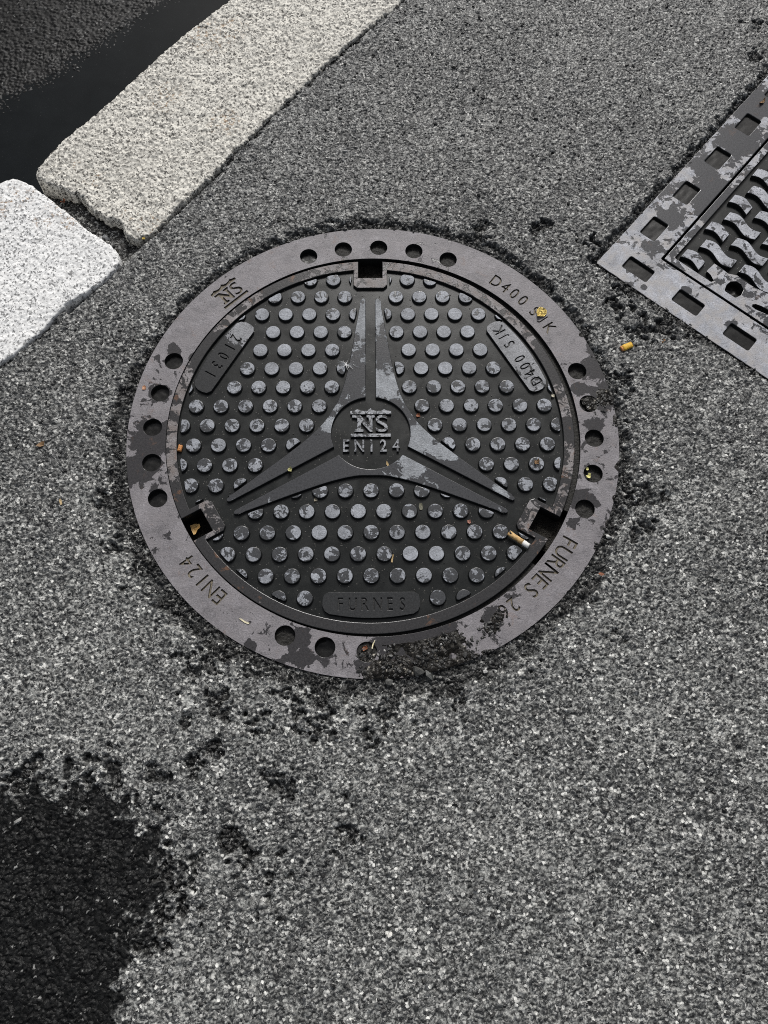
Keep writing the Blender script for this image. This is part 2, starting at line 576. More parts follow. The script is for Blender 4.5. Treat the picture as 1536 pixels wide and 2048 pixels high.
def circle(cx, cy, r, n=40, a0=0.0):
    return [(cx + r * math.cos(a0 + 2 * math.pi * i / n), cy + r * math.sin(a0 + 2 * math.pi * i / n)) for i in range(n)]


def catmull(P, n=8):
    out = []
    for i in range(len(P) - 1):
        p0 = P[max(i - 1, 0)]; p1 = P[i]; p2 = P[i + 1]; p3 = P[min(i + 2, len(P) - 1)]
        for k in range(n):
            t = k / n
            out.append(tuple(0.5 * (2 * p1[j] + (p2[j] - p0[j]) * t + (2 * p0[j] - 5 * p1[j] + 4 * p2[j] - p3[j]) * t * t + (3 * p1[j] - p0[j] - 3 * p2[j] + p3[j]) * t ** 3) for j in (0, 1)))
    out.append(P[-1])
    return out


def rot2(p, a):
    c, s = math.cos(a), math.sin(a)
    return (p[0] * c - p[1] * s, p[0] * s + p[1] * c)


def grid_mesh(name, xs, ys, Z, keep, col=None, wet=None):
    """height field over xs, ys; keep is a vertex mask"""
    ny, nx = Z.shape
    idx = np.full(Z.shape, -1, np.int64)
    idx[keep] = np.arange(keep.sum())
    XX, YY = np.meshgrid(xs, ys)
    co = np.stack([XX[keep], YY[keep], Z[keep]], -1).astype(np.float32)
    a, b, c, d = idx[:-1, :-1], idx[:-1, 1:], idx[1:, 1:], idx[1:, :-1]
    ok = (a >= 0) & (b >= 0) & (c >= 0) & (d >= 0)
    q = np.stack([a[ok], b[ok], c[ok], d[ok]], -1)
    return co, q


def raw_mesh(name, co, quads, col=None, wet=None, sm=True):
    me = bpy.data.meshes.new(name)
    n, f, w = len(co), len(quads), quads.shape[1]
    me.vertices.add(n)
    me.vertices.foreach_set('co', co.astype(np.float32).ravel())
    me.loops.add(f * w)
    me.loops.foreach_set('vertex_index', quads.astype(np.int32).ravel())
    me.polygons.add(f)
    me.polygons.foreach_set('loop_start', np.arange(0, f * w, w, dtype=np.int32))
    me.polygons.foreach_set('loop_total', np.full(f, w, np.int32))
    me.update(calc_edges=True)
    me.polygons.foreach_set('use_smooth', np.full(f, sm, bool))
    if col is not None:
        at = me.color_attributes.new('Col', 'FLOAT_COLOR', 'POINT')
        at.data.foreach_set('color', np.concatenate([col, np.ones((n, 1))], 1).astype(np.float32).ravel())
    if wet is not None:
        at = me.attributes.new('wet', 'FLOAT', 'POINT')
        at.data.foreach_set('value', wet.astype(np.float32))
    me.validate()
    return me


# ------------------------------------------------------------------ measured layout
R_OUT, R_IN = 0.3953, 0.3329            # frame ring
LID = Vector((-0.0043, -0.0008, 0))     # the cover sits a little off centre in its frame
SQ0 = (0.389, 0.323)                    # outer corner of the square frame
SQA = math.radians(-40.9)
SQ_SIZE = 0.814
su = (math.cos(SQA), math.sin(SQA)); sv = (-math.sin(SQA), math.cos(SQA))


def gp(l, z=0.008):
    return [tuple(ground(x, y, z)[:2]) for x, y in l]


KERB1 = gp([(71, 340), (74, 333), (123, 277), (176, 234), (262, 160), (320, 107), (384, 53), (454, 0)]) + [(-0.115, 1.150), (0.16, 1.49), (0.385, 1.315), (0.23, 1.14)] + \
    gp([(801, 5), (735, 58), (667, 117), (612, 168), (560, 213), (535, 238), (502, 272), (470, 302), (443, 331), (395, 379), (368, 405), (342, 427), (318, 455), (299, 470), (278, 475), (256, 470), (248, 464), (244, 450), (236, 442), (213, 435), (198, 428), (181, 416), (168, 398), (155, 386), (120, 374), (91, 363), (74, 352)], 0.005)
KERB2 = [(-1.15, -0.10), (-0.98, -0.25), (-0.80, -0.065)] + \
    gp([(0, 727), (43, 699), (91, 656), (133, 610), (171, 588), (203, 566), (232, 540), (241, 526), (237, 511), (224, 491), (181, 463), (139, 427), (96, 395), (60, 368), (43, 361), (27, 358), (14, 361), (0, 367)], 0.005) + [(-0.80, 0.352)]
NKX, NKY = -0.780, 0.625                # across the kerb, towards the road
PATCH = gp([(-160, 1570), (0, 1578), (110, 1572), (200, 1590), (262, 1612), (296, 1650), (328, 1695), (345, 1730), (338, 1775), (308, 1830), (290, 1890), (268, 1950), (250, 2000), (235, 2060), (200, 2250), (-160, 2250)], 0)

RAVEL = [(1290, 640, 64), (1345, 665, 56), (1255, 590, 50), (1250, 765, 46), (1225, 830, 34), (1290, 1000, 58), (1300, 1050, 50), (1245, 960, 40), (600, 1395, 60), (440, 1300, 60), (420, 1330, 50), (700, 1395, 56),
         (800, 1390, 62), (380, 1350, 44), (640, 1450, 44), (520, 1440, 30), (560, 1570, 40), (700, 1680, 42), (540, 1765, 60), (700, 1610, 26), (370, 1450, 26), (1065, 1310, 46), (1220, 1280, 30), (1515, 55, 50), (1525, 110, 40), (1090, 460, 34),
         (960, 475, 40), (1010, 545, 40), (1190, 480, 40), (225, 1010, 42), (240, 1080, 42), (270, 1150, 36), (230, 960, 30), (440, 1400, 40), (360, 1760, 60), (340, 1830, 50), (330, 1570, 60), (200, 1530, 70), (60, 1550, 50), (1310, 1660, 24), (1300, 1900, 20), (1105, 308, 16),
         (420, 1500, 30), (740, 1470, 30), (880, 1370, 50), (640, 1400, 50), (500, 1360, 50), (1400, 560, 1), (300, 1880, 40), (470, 1690, 40), (1180, 1200, 30)]


def sq_local(x, y):
    dx, dy = x - SQ0[0], y - SQ0[1]
    return dx * su[0] + dy * su[1], dx * sv[0] + dy * sv[1]


def sq_sdf(x, y):
    u, v = sq_local(x, y)
    h = SQ_SIZE / 2
    qx, qy = np.abs(u - h) - h, np.abs(v - h) - h
    return np.hypot(np.maximum(qx, 0), np.maximum(qy, 0)) + np.minimum(np.maximum(qx, qy), 0)


# ------------------------------------------------------------------ pavement: one height field of stones and binder
def pavement_fields(x, y):
    r = np.hypot(x, y)
    df = r - R_OUT
    ds = sq_sdf(x, y)
    dk = np.minimum(poly_sdf(KERB1, x, y), poly_sdf(KERB2, x, y))
    n_a = fbm(x, y, 28, 4, 3) - 0.5
    n_b = fbm(x, y, 70, 4, 23) - 0.5
    th = np.arctan2(y, x)
    # crumbled zone beside the iron
    wring = 0.009 + 0.030 * np.clip(fbm(np.cos(th) * 2.2 + 5, np.sin(th) * 2.2, 1.5, 2, 5) - 0.35, 0, 1) + 0.012 * sstep(-0.2, 0.9, -np.sin(th + 0.35))
    rav = sstep(0.008, -0.006, df - wring + n_b * 0.030)
    rav = np.maximum(rav, sstep(0.006, -0.004, ds - 0.008 + n_b * 0.026))
    rav = np.maximum(rav, sstep(0.005, -0.003, dk - 0.0035 + n_b * 0.020))
    for (px, py, pr) in RAVEL:
        g = ground(px, py)
        R = pr * 0.72 / 1268.0
        d = np.hypot(x - g.x, y - g.y) / R
        m = d < 1.6
        if m.any():
            v = 0.95 - d[m] * 0.85 + n_b[m] * 3.6 + n_a[m] * 1.5
            rav[m] = np.maximum(rav[m], sstep(0.34, 0.95, v))
    dp = poly_sdf(PATCH, x, y)
    patch = sstep(0.014, -0.012, dp + n_a * 0.06 + n_b * 0.10)
    # a warped stone field
    wx = x + (fbm(x, y, 130, 3, 41) - 0.5) * 0.010
    wy = y + (fbm(x, y, 130, 3, 43) - 0.5) * 0.010
    f1, f2, rid, dx, dy = worley(wx, wy, 0.0068, 1, 1.25)
    g1, g2, gid, _, _ = worley(wx, wy, 0.0030, 5)
    edge = f2 - f1
    tilt_a = rid * 40.0
    tx, ty = np.cos(tilt_a), np.sin(tilt_a)
    body = sstep(0.02, 0.34, edge)
    hgt = (rid - 0.5) * 1.5 + (dx * tx + dy * ty) * 1.25
    low = y < -0.1
    coarse = 0.55 + 0.45 * sstep(0.35, -0.35, y) + 0.5 * (fbm(x, y, 7, 2, 61) - 0.5)
    stone = (body * (1.0 + hgt) - 0.9) * 0.0016 * coarse
    fine = (sstep(0.0, 0.4, g2 - g1) * (0.2 + 1.3 * gid)) * 0.0010
    big1, big2, bid, bdx, bdy = worley(wx + 0.3, wy, 0.0105, 9)
    btilt = bid * 31.0
    chunk = (sstep(0.03, 0.4, big2 - big1) * (0.5 + bid + 0.9 * (bdx * np.cos(btilt) + bdy * np.sin(btilt))) - 0.7) * 0.0015
    und = (fbm(x, y, 3.0, 3, 71) - 0.5) * 0.010
    z = 0.0042 + stone + fine + und * sstep(0, 0.15, df)
    zr = -0.0022 + chunk + stone * 1.5 + fine + (n_a) * 0.006
    z = z * (1 - rav) + zr * rav
    lump1, lump2, lid_, _, _ = worley(wx - 0.2, wy + 0.1, 0.0062, 19)
    zp = 0.001 + (1 - np.minimum(lump1, 1)) * 0.0020 * (0.5 + lid_) + fine * 0.6 + stone * 0.8 + n_a * 0.006
    z = z * (1 - patch) + zp * patch
    # stone and black binder, pale web between stones, flecks painted for wet glints
    base = (0.031 + 0.042 * rid ** 2.0) * (0.85 + 0.3 * gid)
    cool = h01(np.floor(rid * 9999), np.floor(rid * 777), 3)
    col = np.stack([base * 0.98, base * 1.01, base * (0.99 + 0.06 * cool)], -1)
    pale_cov = 0.46 + 0.6 * (fbm(x, y, 9, 3, 81) - 0.5) + 0.26 * sstep(0.3, -0.4, y) + 0.9 * (fbm(x, y, 220, 2, 83) - 0.5)
    pale = sstep(0.24, 0.08, edge) * sstep(0.42, 0.80, pale_cov)
    glint_fl = sstep(0.575, 0.635, fbm(x + y * 0.4, y * 1.6, 300, 2, 91)) * sstep(0.30, 0.65, pale_cov + 0.12)
    pale = np.maximum(pale * 0.85 * sstep(0.45, -0.25, y), glint_fl * 0.25)
    pcol = np.array([0.315, 0.320, 0.305]) * (0.45 + 1.2 * gid)[:, None]
    col = col * (1 - pale[:, None]) + pcol * pale[:, None]
    spark = (gid > 0.972) & (g1 < 0.42)
    col[spark] = np.array([0.62, 0.61, 0.58])
    lightst = (rid > 0.965) & (edge > 0.1)
    col[lightst] = col[lightst] * 0.4 + np.array([0.20, 0.20, 0.19])
    rb = 0.008 + 0.030 * (bid ** 2) * sstep(0.1, 0.3, big2 - big1) + 0.030 * (rid > 0.80)
    rcol = np.stack([rb, rb * 0.985, rb * 0.95], -1)
    rs = (gid > 0.955) & (g1 < 0.45)
    rcol[rs] = np.array([0.26, 0.255, 0.24])
    mixr = (rav * np.clip(0.75 + n_a * 1.2, 0, 1))[:, None]
    col = col * (1 - mixr) + rcol * mixr
    pb = 0.0065 + 0.009 * lid_ ** 2 + 0.005 * rid
    pc = np.stack([pb * 0.98, pb * 1.0, pb * 1.0], -1)
    ps = (gid > 0.978) & (g1 < 0.36)
    pc[ps] = np.array([0.30, 0.30, 0.29])
    col = col * (1 - patch[:, None]) + pc * patch[:, None]
    wet = np.clip(0.35 + 0.55 * rav + (rid - 0.5) * 0.5 - pale * 0.3, 0, 0.9) * (1 - patch) + 1.0 * patch
    # silt and crumbs lying over the rim of the frame
    dirt = np.full_like(x, -0.01)
    for (px, py, pr, hh) in [(835, 1290, 34, 5), (880, 1285, 34, 5), (912, 1282, 26, 5), (810, 1335, 26, 4), (870, 1335, 40, 4), (930, 1335, 30, 4), (985, 1322, 20, 3), (985, 1245, 20, 3), (790, 1290, 14, 4), (760, 1340, 30, 4),
                             (1212, 795, 20, 3), (1240, 840, 13, 3), (1243, 930, 11, 3), (1234, 1000, 10, 3), (1218, 1050, 10, 3), (1200, 1095, 10, 3), (1178, 1140, 9, 3), (1144, 1190, 10, 3), (1166, 668, 9, 3), (1198, 710, 11, 3),
                             (300, 1180, 12, 3), (360, 1240, 16, 4), (430, 1290, 16, 4)]:
        g = ground(px, py)
        d = np.hypot(x - g.x, y - g.y) / (pr / 1268.0)
        dirt = np.maximum(dirt, np.where(d < 2.6, (1.0 - d + n_b * 1.9 + n_a * 0.8) * hh * 0.001, -0.01))
    inr = df < 0.0
    over = inr & (dirt > -0.0035)
    zd = np.minimum(dirt * 0.8, 0.0035) + np.minimum(dirt * 0.8, 0.0035) / 0.0035 * (chunk * 0.45 + fine * 0.8)
    z = np.where(inr, np.where(dirt > 0, zd, np.maximum(dirt * 0.8, -0.004)), z)
    dcol = np.stack([0.009 + 0.03 * (rid > 0.85) + 0.012 * bid, 0.008 + 0.029 * (rid > 0.85) + 0.011 * bid, 0.0068 + 0.026 * (rid > 0.85) + 0.010 * bid], -1)
    dcol[rs] = np.array([0.30, 0.28, 0.24])
    col = np.where(over[:, None], dcol, col)
    wet = np.where(over, 0.88, wet)
    # iron and kerb cut the asphalt away underneath them
    z = np.where(ds < -0.004, -0.03, z)
    z = np.where(dk < -0.003, -0.03, z)
    # the open joint between the two kerb stones holds dark silt
    s = x * NKX + y * NKY
    t = x * 0.625 + y * 0.780
    joint = (s > 0.535) & (np.abs(dk) < 0.05) & (t < 0.24) & (t > -0.15)
    jz = -0.020 - 0.03 * sstep(0.70, 0.80, s) + n_a * 0.012 + chunk * 0.5
    jm = sstep(0.530, 0.560, s) * joint
    z = np.where(dk > -0.003, z * (1 - jm) + jz * jm, z)
    jc = np.stack([rb * 0.75, rb * 0.70, rb * 0.62], -1)
    col = col * (1 - jm[:, None]) + jc * jm[:, None]
    return z, col, wet, rav, patch, over, df, ds, dk, jm


STEP = 0.0013
xs = np.arange(-0.86, 0.92, STEP)
ys = np.arange(-0.95, 1.03, STEP)
XX, YY = np.meshgrid(xs, ys)


def view_mask(x, y, marg):
    dx, dy, dz = x - CAM.x, y - CAM.y, -CAM.z
    zc = dx * CF.x + dy * CF.y + dz * CF.z
    px = 768 + FPX * (dx * CX.x + dy * CX.y + dz * CX.z) / zc
    py = 1024 - FPX * (dx * CU.x + dy * CU.y + dz * CU.z) / zc
    return (px > -marg) & (px < 1536 + marg) & (py > -marg) & (py < 2048 + marg)


S_ = XX * NKX + YY * NKY
keep = view_mask(XX, YY, 45) & (np.hypot(XX, YY) > 0.345) & (S_ < 0.79)
kx, ky = XX[keep], YY[keep]
z, col, wet, rav, patch, over, df, ds, dk, jm = pavement_fields(kx, ky)
live = ~((df < -0.012) & ~over) & ~(ds < -0.012) & ~(dk < -0.012)
keep2 = keep.copy()
keep2[keep] = live
Z = np.zeros(XX.shape)
Z[keep] = z
co, quads = grid_mesh('pavement', xs, ys, Z, keep2)
col, wet = col[live], wet[live]
GX, GY, GZ, GR, GP, GO, GJ = kx[live], ky[live], z[live], rav[live], patch[live], over[live], jm[live]
# coarser continuation outside the picture
cxs = np.arange(-3.0, 3.0001, 0.03); cys = np.arange(-3.0, 3.0001, 0.03)
CXX, CYY = np.meshgrid(cxs, cys)
ck = (CXX * NKX + CYY * NKY < 0.56) & (np.hypot(CXX, CYY) > 0.47) & (sq_sdf(CXX, CYY) > -0.03) & ~view_mask(CXX, CYY, 5)
CZ = np.full(CXX.shape, 0.0025)
cco, cq = grid_mesh('pavement', cxs, cys, CZ, ck)
ccol = np.tile(np.array([[0.105, 0.104, 0.100]]), (len(cco), 1)) * (0.6 + 0.8 * RNG.random(len(cco)))[:, None]
me = raw_mesh('pavement', np.concatenate([co, cco]), np.concatenate([quads, cq + len(co)]), np.concatenate([col, ccol]), np.concatenate([wet, np.full(len(cco), 0.4)]))
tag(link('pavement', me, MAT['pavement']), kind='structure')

# ------------------------------------------------------------------ road beyond the kerb, with water standing in the gutter
WATER_Z = -0.080
rs_ = 0.0019
rxs = np.arange(-0.92, -0.20, rs_); rys = np.arange(0.42, 1.26, rs_)
RX, RY = np.meshgrid(rxs, rys)
rk = (RX * NKX + RY * NKY > 0.745) & view_mask(RX, RY, 130)


def road_fields(x, y):
    e = -0.691 * x + 0.723 * y - 1.054 + (fbm(x, y, 9, 2, 7) - 0.5) * 0.02
    f1, f2, rid, dx, dy = worley(x + (fbm(x, y, 150, 2, 3) - .5) * .004, y, 0.0078, 31)
    g1, g2, gid, _, _ = worley(x, y, 0.0034, 35)
    ta = rid * 40
    z = WATER_Z + np.clip(e, -0.6, 0.35) * 0.055 + (sstep(0.0, 0.4, f2 - f1) * (0.9 + (rid - .5) * 1.6 + 1.3 * (dx * np.cos(ta) + dy * np.sin(ta))) - 0.9) * 0.0014 + (1 - g1) * 0.0005 + (fbm(x, y, 40, 3, 37) - .5) * 0.002
    b = 0.005 + 0.009 * rid ** 2 + 0.05 * ((rid > 0.93) & (f2 - f1 > .15))
    col = np.stack([b, b, b * 1.0], -1)
    col[(gid > 0.985) & (g1 < 0.4)] = np.array([0.25, 0.25, 0.24])
    return z, col, np.clip(1.0 - 0.6 * sstep(0, 0.25, e), 0, 1)


rz_, rc_, rw_ = road_fields(RX[rk], RY[rk])
RZ = np.zeros(RX.shape); RZ[rk] = rz_
co, quads = grid_mesh('road', rxs, rys, RZ, rk)
ck = (CXX * NKX + CYY * NKY > 0.70) & ~view_mask(CXX, CYY, 60)
ez = -0.691 * CXX + 0.723 * CYY - 1.054
CZ = WATER_Z + np.clip(ez, -0.6, 0.35) * 0.055 - 0.003
cco, cq = grid_mesh('road', cxs, cys, CZ, ck)
ccol = np.tile(np.array([[0.022, 0.022, 0.022]]), (len(cco), 1)) * (0.5 + RNG.random(len(cco)))[:, None]
me = raw_mesh('road', np.concatenate([co, cco]), np.concatenate([quads, cq + len(co)]), np.concatenate([rc_, ccol]), np.concatenate([rw_, np.full(len(cco), 0.7)]))
tag(link('road', me, MAT['road']), kind='structure')


def st(s, t):
    return (NKX * s + 0.625 * t, NKY * s + 0.780 * t)


wv = [st(0.70, -1.6), st(0.70, 1.6), st(1.25, 1.6), st(1.45, -1.6)]
me = bpy.data.meshes.new('gutter_water')
me.from_pydata([(a, b, WATER_Z) for a, b in wv], [], [(0, 1, 2, 3)])
if me.polygons[0].normal.z < 0:
    me.flip_normals()
tag(link('gutter_water', me, MAT['water']), kind='structure')


# ------------------------------------------------------------------ kerb stones
def kerb(poly, name, mat, label, ztop, rough, seed):
    P = np.array(poly)
    lo, hi = P.min(0) - 0.012, P.max(0) + 0.012
    vis = 0.0017
    kxs = np.arange(lo[0], hi[0], vis); kys = np.arange(lo[1], hi[1], vis)
    KX, KY = np.meshgrid(kxs, kys)
    near = view_mask(KX, KY, 150)
    kxs = kxs[near.any(0)]; kys = kys[near.any(1)]
    KX, KY = np.meshgrid(kxs, kys)
    n1 = fbm(KX, KY, 55, 4, seed) - 0.5
    n2 = fbm(KX, KY, 190, 3, seed + 9) - 0.5
    d = poly_sdf(poly, KX, KY) + n1 * 0.006 * rough + n2 * 0.011 * rough
    f1, f2, rid, _, _ = worley(KX, KY, 0.0075, seed + 4)
    rnd = 0.0038
    t = np.clip((d + rnd) / rnd, 0, 1)
    zz = ztop + n1 * 0.0050 * rough + n2 * 0.0050 * rough - f1 * 0.0012 * rough + (fbm(KX, KY, 6, 2, seed + 20) - .5) * 0.006
    zz = zz - (1 - np.sqrt(np.maximum(1 - t * t, 0))) * 0.005
    zz = np.where(d > 0, np.maximum(ztop - 0.006 - d * 30.0, -0.13), zz)
    o_, q_ = grid_mesh(name, kxs, kys, zz, d < 0.0055)
    me = raw_mesh(name, o_, q_)
    th = tag(link(name, me, mat), label, 'kerb stone')
    return th


kerb(KERB1, 'kerb_stone', MAT['granite_buff'], 'long buff grey granite kerb stone with rough broken end and edges', 0.0055, 1.0, 101)
kerb(KERB2, 'kerb_stone', MAT['granite_pale'], 'nearly white granite kerb stone with rounded corners and rust specks', 0.0065, 0.55, 151)

# ------------------------------------------------------------------ round frame
frame = empty('manhole_ring', (0, 0, 0))
tag(frame, 'round grey iron manhole frame ring with round pockets and engraved lettering', 'manhole ring')


def ns_logo(scale):
    """outlines of the crowned monogram, centred, about 1.25 wide and 1 high before scaling"""
    bar_b = [(-0.64, -0.50), (0.64, -0.50), (0.64, -0.39), (-0.64, -0.39)]
    top = [(-0.66, 0.36), (0.66, 0.36), (0.66, 0.47), (0.52, 0.49), (0.44, 0.54), (0.34, 0.49), (0.20, 0.47), (0.09, 0.50), (0.0, 0.58), (-0.09, 0.50), (-0.20, 0.47), (-0.34, 0.49), (-0.44, 0.54), (-0.52, 0.49), (-0.66, 0.47)]
    n = [(-0.52, -0.31), (-0.24, -0.31), (-0.24, -0.24), (-0.32, -0.22), (-0.32, 0.06), (-0.02, -0.31), (0.05, -0.31), (0.05, 0.22), (0.12, 0.24), (0.12, 0.31), (-0.13, 0.31), (-0.13, 0.24), (-0.06, 0.22), (-0.06, -0.06), (-0.34, 0.31), (-0.60, 0.31), (-0.60, 0.24), (-0.43, 0.20), (-0.43, -0.22), (-0.52, -0.24)]
    s_, w = glyph('S')
    s = [((x - w / 2) * 0.70 + 0.36, (y - 0.5) * 0.63) for x, y in s_[0]]
    return [[(x * scale, y * scale) for x, y in p] for p in (top, n, s, bar_b)]


ring_loops = [circle(0, 0, R_OUT, 180), circle(0, 0, R_IN, 180)]
pockets = [(68.3 + 10 * k, 0.0150) for k in range(5)] + [(158.4 + 10 * k, 0.0152) for k in range(5)] + [(-22.0 + 10 * k, 0.0152) for k in range(5)] + [(-111.8, 0.0152), (-101.8, 0.0152), (-91.8, 0.0152)]
for a, r in pockets:
    a = math.radians(a)
    ring_loops.append(circle(0.3557 * math.cos(a), 0.3557 * math.sin(a), r, 28))


def ring_text(txt, a_start, a_end, R, h, wf=0.86):
    """letters standing on radius R, read clockwise, tops outwards; angles of the first and last letter centres in degrees"""
    out = []
    n = len(txt)
    for i, ch in enumerate(txt):
        if ch == ' ':
            continue
        a = math.radians(a_start + (a_end - a_start) * i / max(n - 1, 1))
        polys, w = glyph(ch)
        for q in polys:
            q2 = [((x - w / 2) * h * wf, (y - 0.5) * h) for x, y in q]
            out.append([(R * math.cos(a) + rot2(p, a - math.pi / 2)[0], R * math.sin(a) + rot2(p, a - math.pi / 2)[1]) for p in q2])
    return out


def ang(px, py):
    g = ground(px, py)
    return math.degrees(math.atan2(g.y, g.x)), math.hypot(g.x, g.y)


words = []
for txt, p0, p1, h in (('EN124', (439, 1194), (374, 1124), 0.0235), ('D400', (992.8, 562.4), (1046, 601), 0.0215), ('SJK', (1070, 622), (1099, 656), 0.0205), ('FURNES', (1139, 1085), (1062, 1180), 0.0250), ('26', (1028, 1211), (1007, 1222), 0.0225)):
    a0, r0 = ang(*p0); a1, r1 = ang(*p1)
    R = (r0 + r1) / 2
    lp = ring_text(txt, a0, a1, R, h)
    ring_loops += lp
    words.append((txt, a0, a1, R, h))
la, lr = ang(459, 586)
logo = ns_logo(0.040)
la_r = math.radians(la)
for p in logo:
    ring_loops.append([(lr * math.cos(la_r) + rot2(q, la_r - math.pi / 2)[0], lr * math.sin(la_r) + rot2(q, la_r - math.pi / 2)[1]) for q in p])
plate('ring', ring_loops, -0.032, 0.0, 0.00040, MAT['frame'], frame, 1)
# floors of the engraved letters
for txt, a0, a1, R, h in words:
    aa = sorted((a0, a1))
    aa = (math.radians(aa[0] - 2.6), math.radians(aa[1] + 2.6))
    k = 14
    lp = [((R + h * 0.62) * math.cos(aa[0] + (aa[1] - aa[0]) * i / k), (R + h * 0.62) * math.sin(aa[0] + (aa[1] - aa[0]) * i / k)) for i in range(k + 1)]
    lp += [((R - h * 0.62) * math.cos(aa[1] + (aa[0] - aa[1]) * i / k), (R - h * 0.62) * math.sin(aa[1] + (aa[0] - aa[1]) * i / k)) for i in range(k + 1)]
    o = plate('lettering', [lp], -0.006, -0.0024, 0.0001, MAT['letter_dirt'], frame, 0)
    o['label'] = 'engraved lettering %s with tan dirt in it' % txt
sq_ = [(-0.036, -0.026), (0.036, -0.026), (0.036, 0.027), (-0.036, 0.027)]
o = plate('emblem', [[(lr * math.cos(la_r) + rot2(q, la_r - math.pi / 2)[0], lr * math.sin(la_r) + rot2(q, la_r - math.pi / 2)[1]) for q in sq_]], -0.006, -0.0024, 0.0001, MAT['letter_dirt'], frame, 0)
o['label'] = 'engraved monogram between two bars under a small crown'


def bumpy_disc(name, r, z, amp, seed, mat, parent, loc, square=None, n=14, fill=None):
    """uneven floor of a hole"""
    rg = np.random.default_rng(seed)
    g = np.linspace(-1, 1, n)
    X, Y = np.meshgrid(g, g)
    hx, hy = square or (r, r)
    x, y = X * hx, Y * hy
    zz = z + (fbm(x + seed, y, 140, 3, seed) - 0.5) * 2 * amp + (rg.random(X.shape) - 0.5) * amp * 0.7
    if fill:
        zz = zz + fill * (Y * -0.5 + X * 0.3)
    kp = np.ones(X.shape, bool) if square else (X * X + Y * Y <= 1.08)
    co_, q_ = grid_mesh(name, x[0], y[:, 0], zz, kp)
    me = raw_mesh(name, co_, q_)
    return link(name, me, mat, parent, loc)


for i, (a, r) in enumerate(pockets):
    a = math.radians(a)
    gritty = i in (0, 1, 2, 3, 10, 11, 12, 14, 15, 17)
    depth = [-0.008, -0.0085, -0.009, -0.0075, -0.010][i % 5]
    if i == 17: depth = -0.003
    if i == 16: depth = -0.012
    bumpy_disc('pocket_floor', r * 1.08, depth, 0.0014 if gritty else 0.0006, 40 + i, MAT['dirt'] if gritty else MAT['pocket'], frame, (0.3557 * math.cos(a), 0.3557 * math.sin(a), 0))
# ledge the cover sits on, and the wall of the shaft under it
plate('seat_ledge', [circle(0, 0, 0.345, 120), circle(0, 0, 0.285, 120)], -0.075, -0.040, 0.001, MAT['hole_dirt'], frame, 0)


for a0_, a1_ in ((-24, 78), (-138, -42), (102, 150)):
    aa = np.radians(np.linspace(a0_, a1_, 60))
    lp = [(0.3345 * math.cos(t), 0.3345 * math.sin(t)) for t in aa] + [(0.3235 * math.cos(t), 0.3235 * math.sin(t)) for t in aa[::-1]]
    plate('gap_silt', [lp], -0.024, -0.0068, 0.0002, MAT['dirt'], frame, 0)


# ------------------------------------------------------------------ round cover
cover = empty('manhole_cover', (LID.x, LID.y, 0))
tag(cover, 'round black iron manhole cover with three-armed star and round studs', 'manhole cover')
R_L, R_RI = 0.3282, 0.3108
ARMS = [math.radians(90), math.radians(-30), math.radians(210)]
NH, NR = 0.0207, 0.2942        # notch half width, inner radius
SH, SR = 0.0292, 0.2735        # its raised surround
DZ = -0.0052                    # level of the sunk plate


def ring_with_notches(R, hw, rin, n=200, cham=0.0):
    """circle of radius R with three rectangular bays reaching in to rin"""
    pts = []
    da = math.asin(hw / R)
    for k in range(3):
        a = ARMS[k]
        e = [(-hw, math.sqrt(R * R - hw * hw)), (-hw, rin + cham), (-hw + cham, rin), (hw - cham, rin), (hw, rin + cham), (hw, math.sqrt(R * R - hw * hw))]
        if cham == 0:
            e = [e[0], (-hw, rin), (hw, rin), e[5]]
        pts += [rot2(p, a - math.pi / 2) for p in e]
        b = ARMS[(k + 1) % 3]
        s0, s1 = a - da, b + da
        if s1 > s0:
            s1 -= 2 * math.pi
        m = n // 3
        for i in range(1, m):
            t = s0 + (s1 - s0) * i / m
            pts.append((R * math.cos(t), R * math.sin(t)))
    return pts


outer_l = ring_with_notches(R_L, NH, NR)
inner_l = ring_with_notches(R_RI, SH, SR, 200, 0.006)
plate('base_plate', [outer_l], -0.030, DZ, 0.0006, MAT['plate'], cover, 0)
plate('rim', [outer_l, inner_l], DZ - 0.002, 0.0, 0.0012, MAT['rim'], cover, 2)

GH, RC, RT = 0.0081, 0.0637, 0.2535
half_out = [(0.0165, 0.2470), (0.0172, 0.2440), (0.0247, 0.1958), (0.0330, 0.1425), (0.0420, 0.0955), (0.0530, 0.0590), (0.0645, 0.03725)]
half_curve = catmull(half_out, 6)
tip = [(GH, 0.2475), (GH + 0.0008, 0.2510), (GH + 0.0030, 0.2532), (GH + 0.0054, 0.2530), (GH + 0.0075, 0.2508)]
star_outline = []
for k in range(3):
    A, B = ARMS[k], ARMS[k] - 2 * math.pi / 3
    right = [rot2(p, A - math.pi / 2) for p in [(GH, math.sqrt(RC * RC - GH * GH))] + tip + half_curve]
    left = [rot2((-p[0], p[1]), B - math.pi / 2) for p in [(GH, math.sqrt(RC * RC - GH * GH))] + tip + half_curve]
    g = math.asin(GH / RC)
    s0, s1 = B + g, A - g
    arc = [(RC * math.cos(s0 + (s1 - s0) * i / 18), RC * math.sin(s0 + (s1 - s0) * i / 18)) for i in range(1, 18)]
    plate('star_blade', [right[:-1] + left[::-1] + arc], DZ - 0.002, 0.0, 0.0011, MAT['star'], cover, 2)
    star_outline += [rot2(p, A - math.pi / 2) for p in tip + half_curve[:-1]] + [rot2((-p[0], p[1]), B - math.pi / 2) for p in (tip + half_curve)[::-1]]

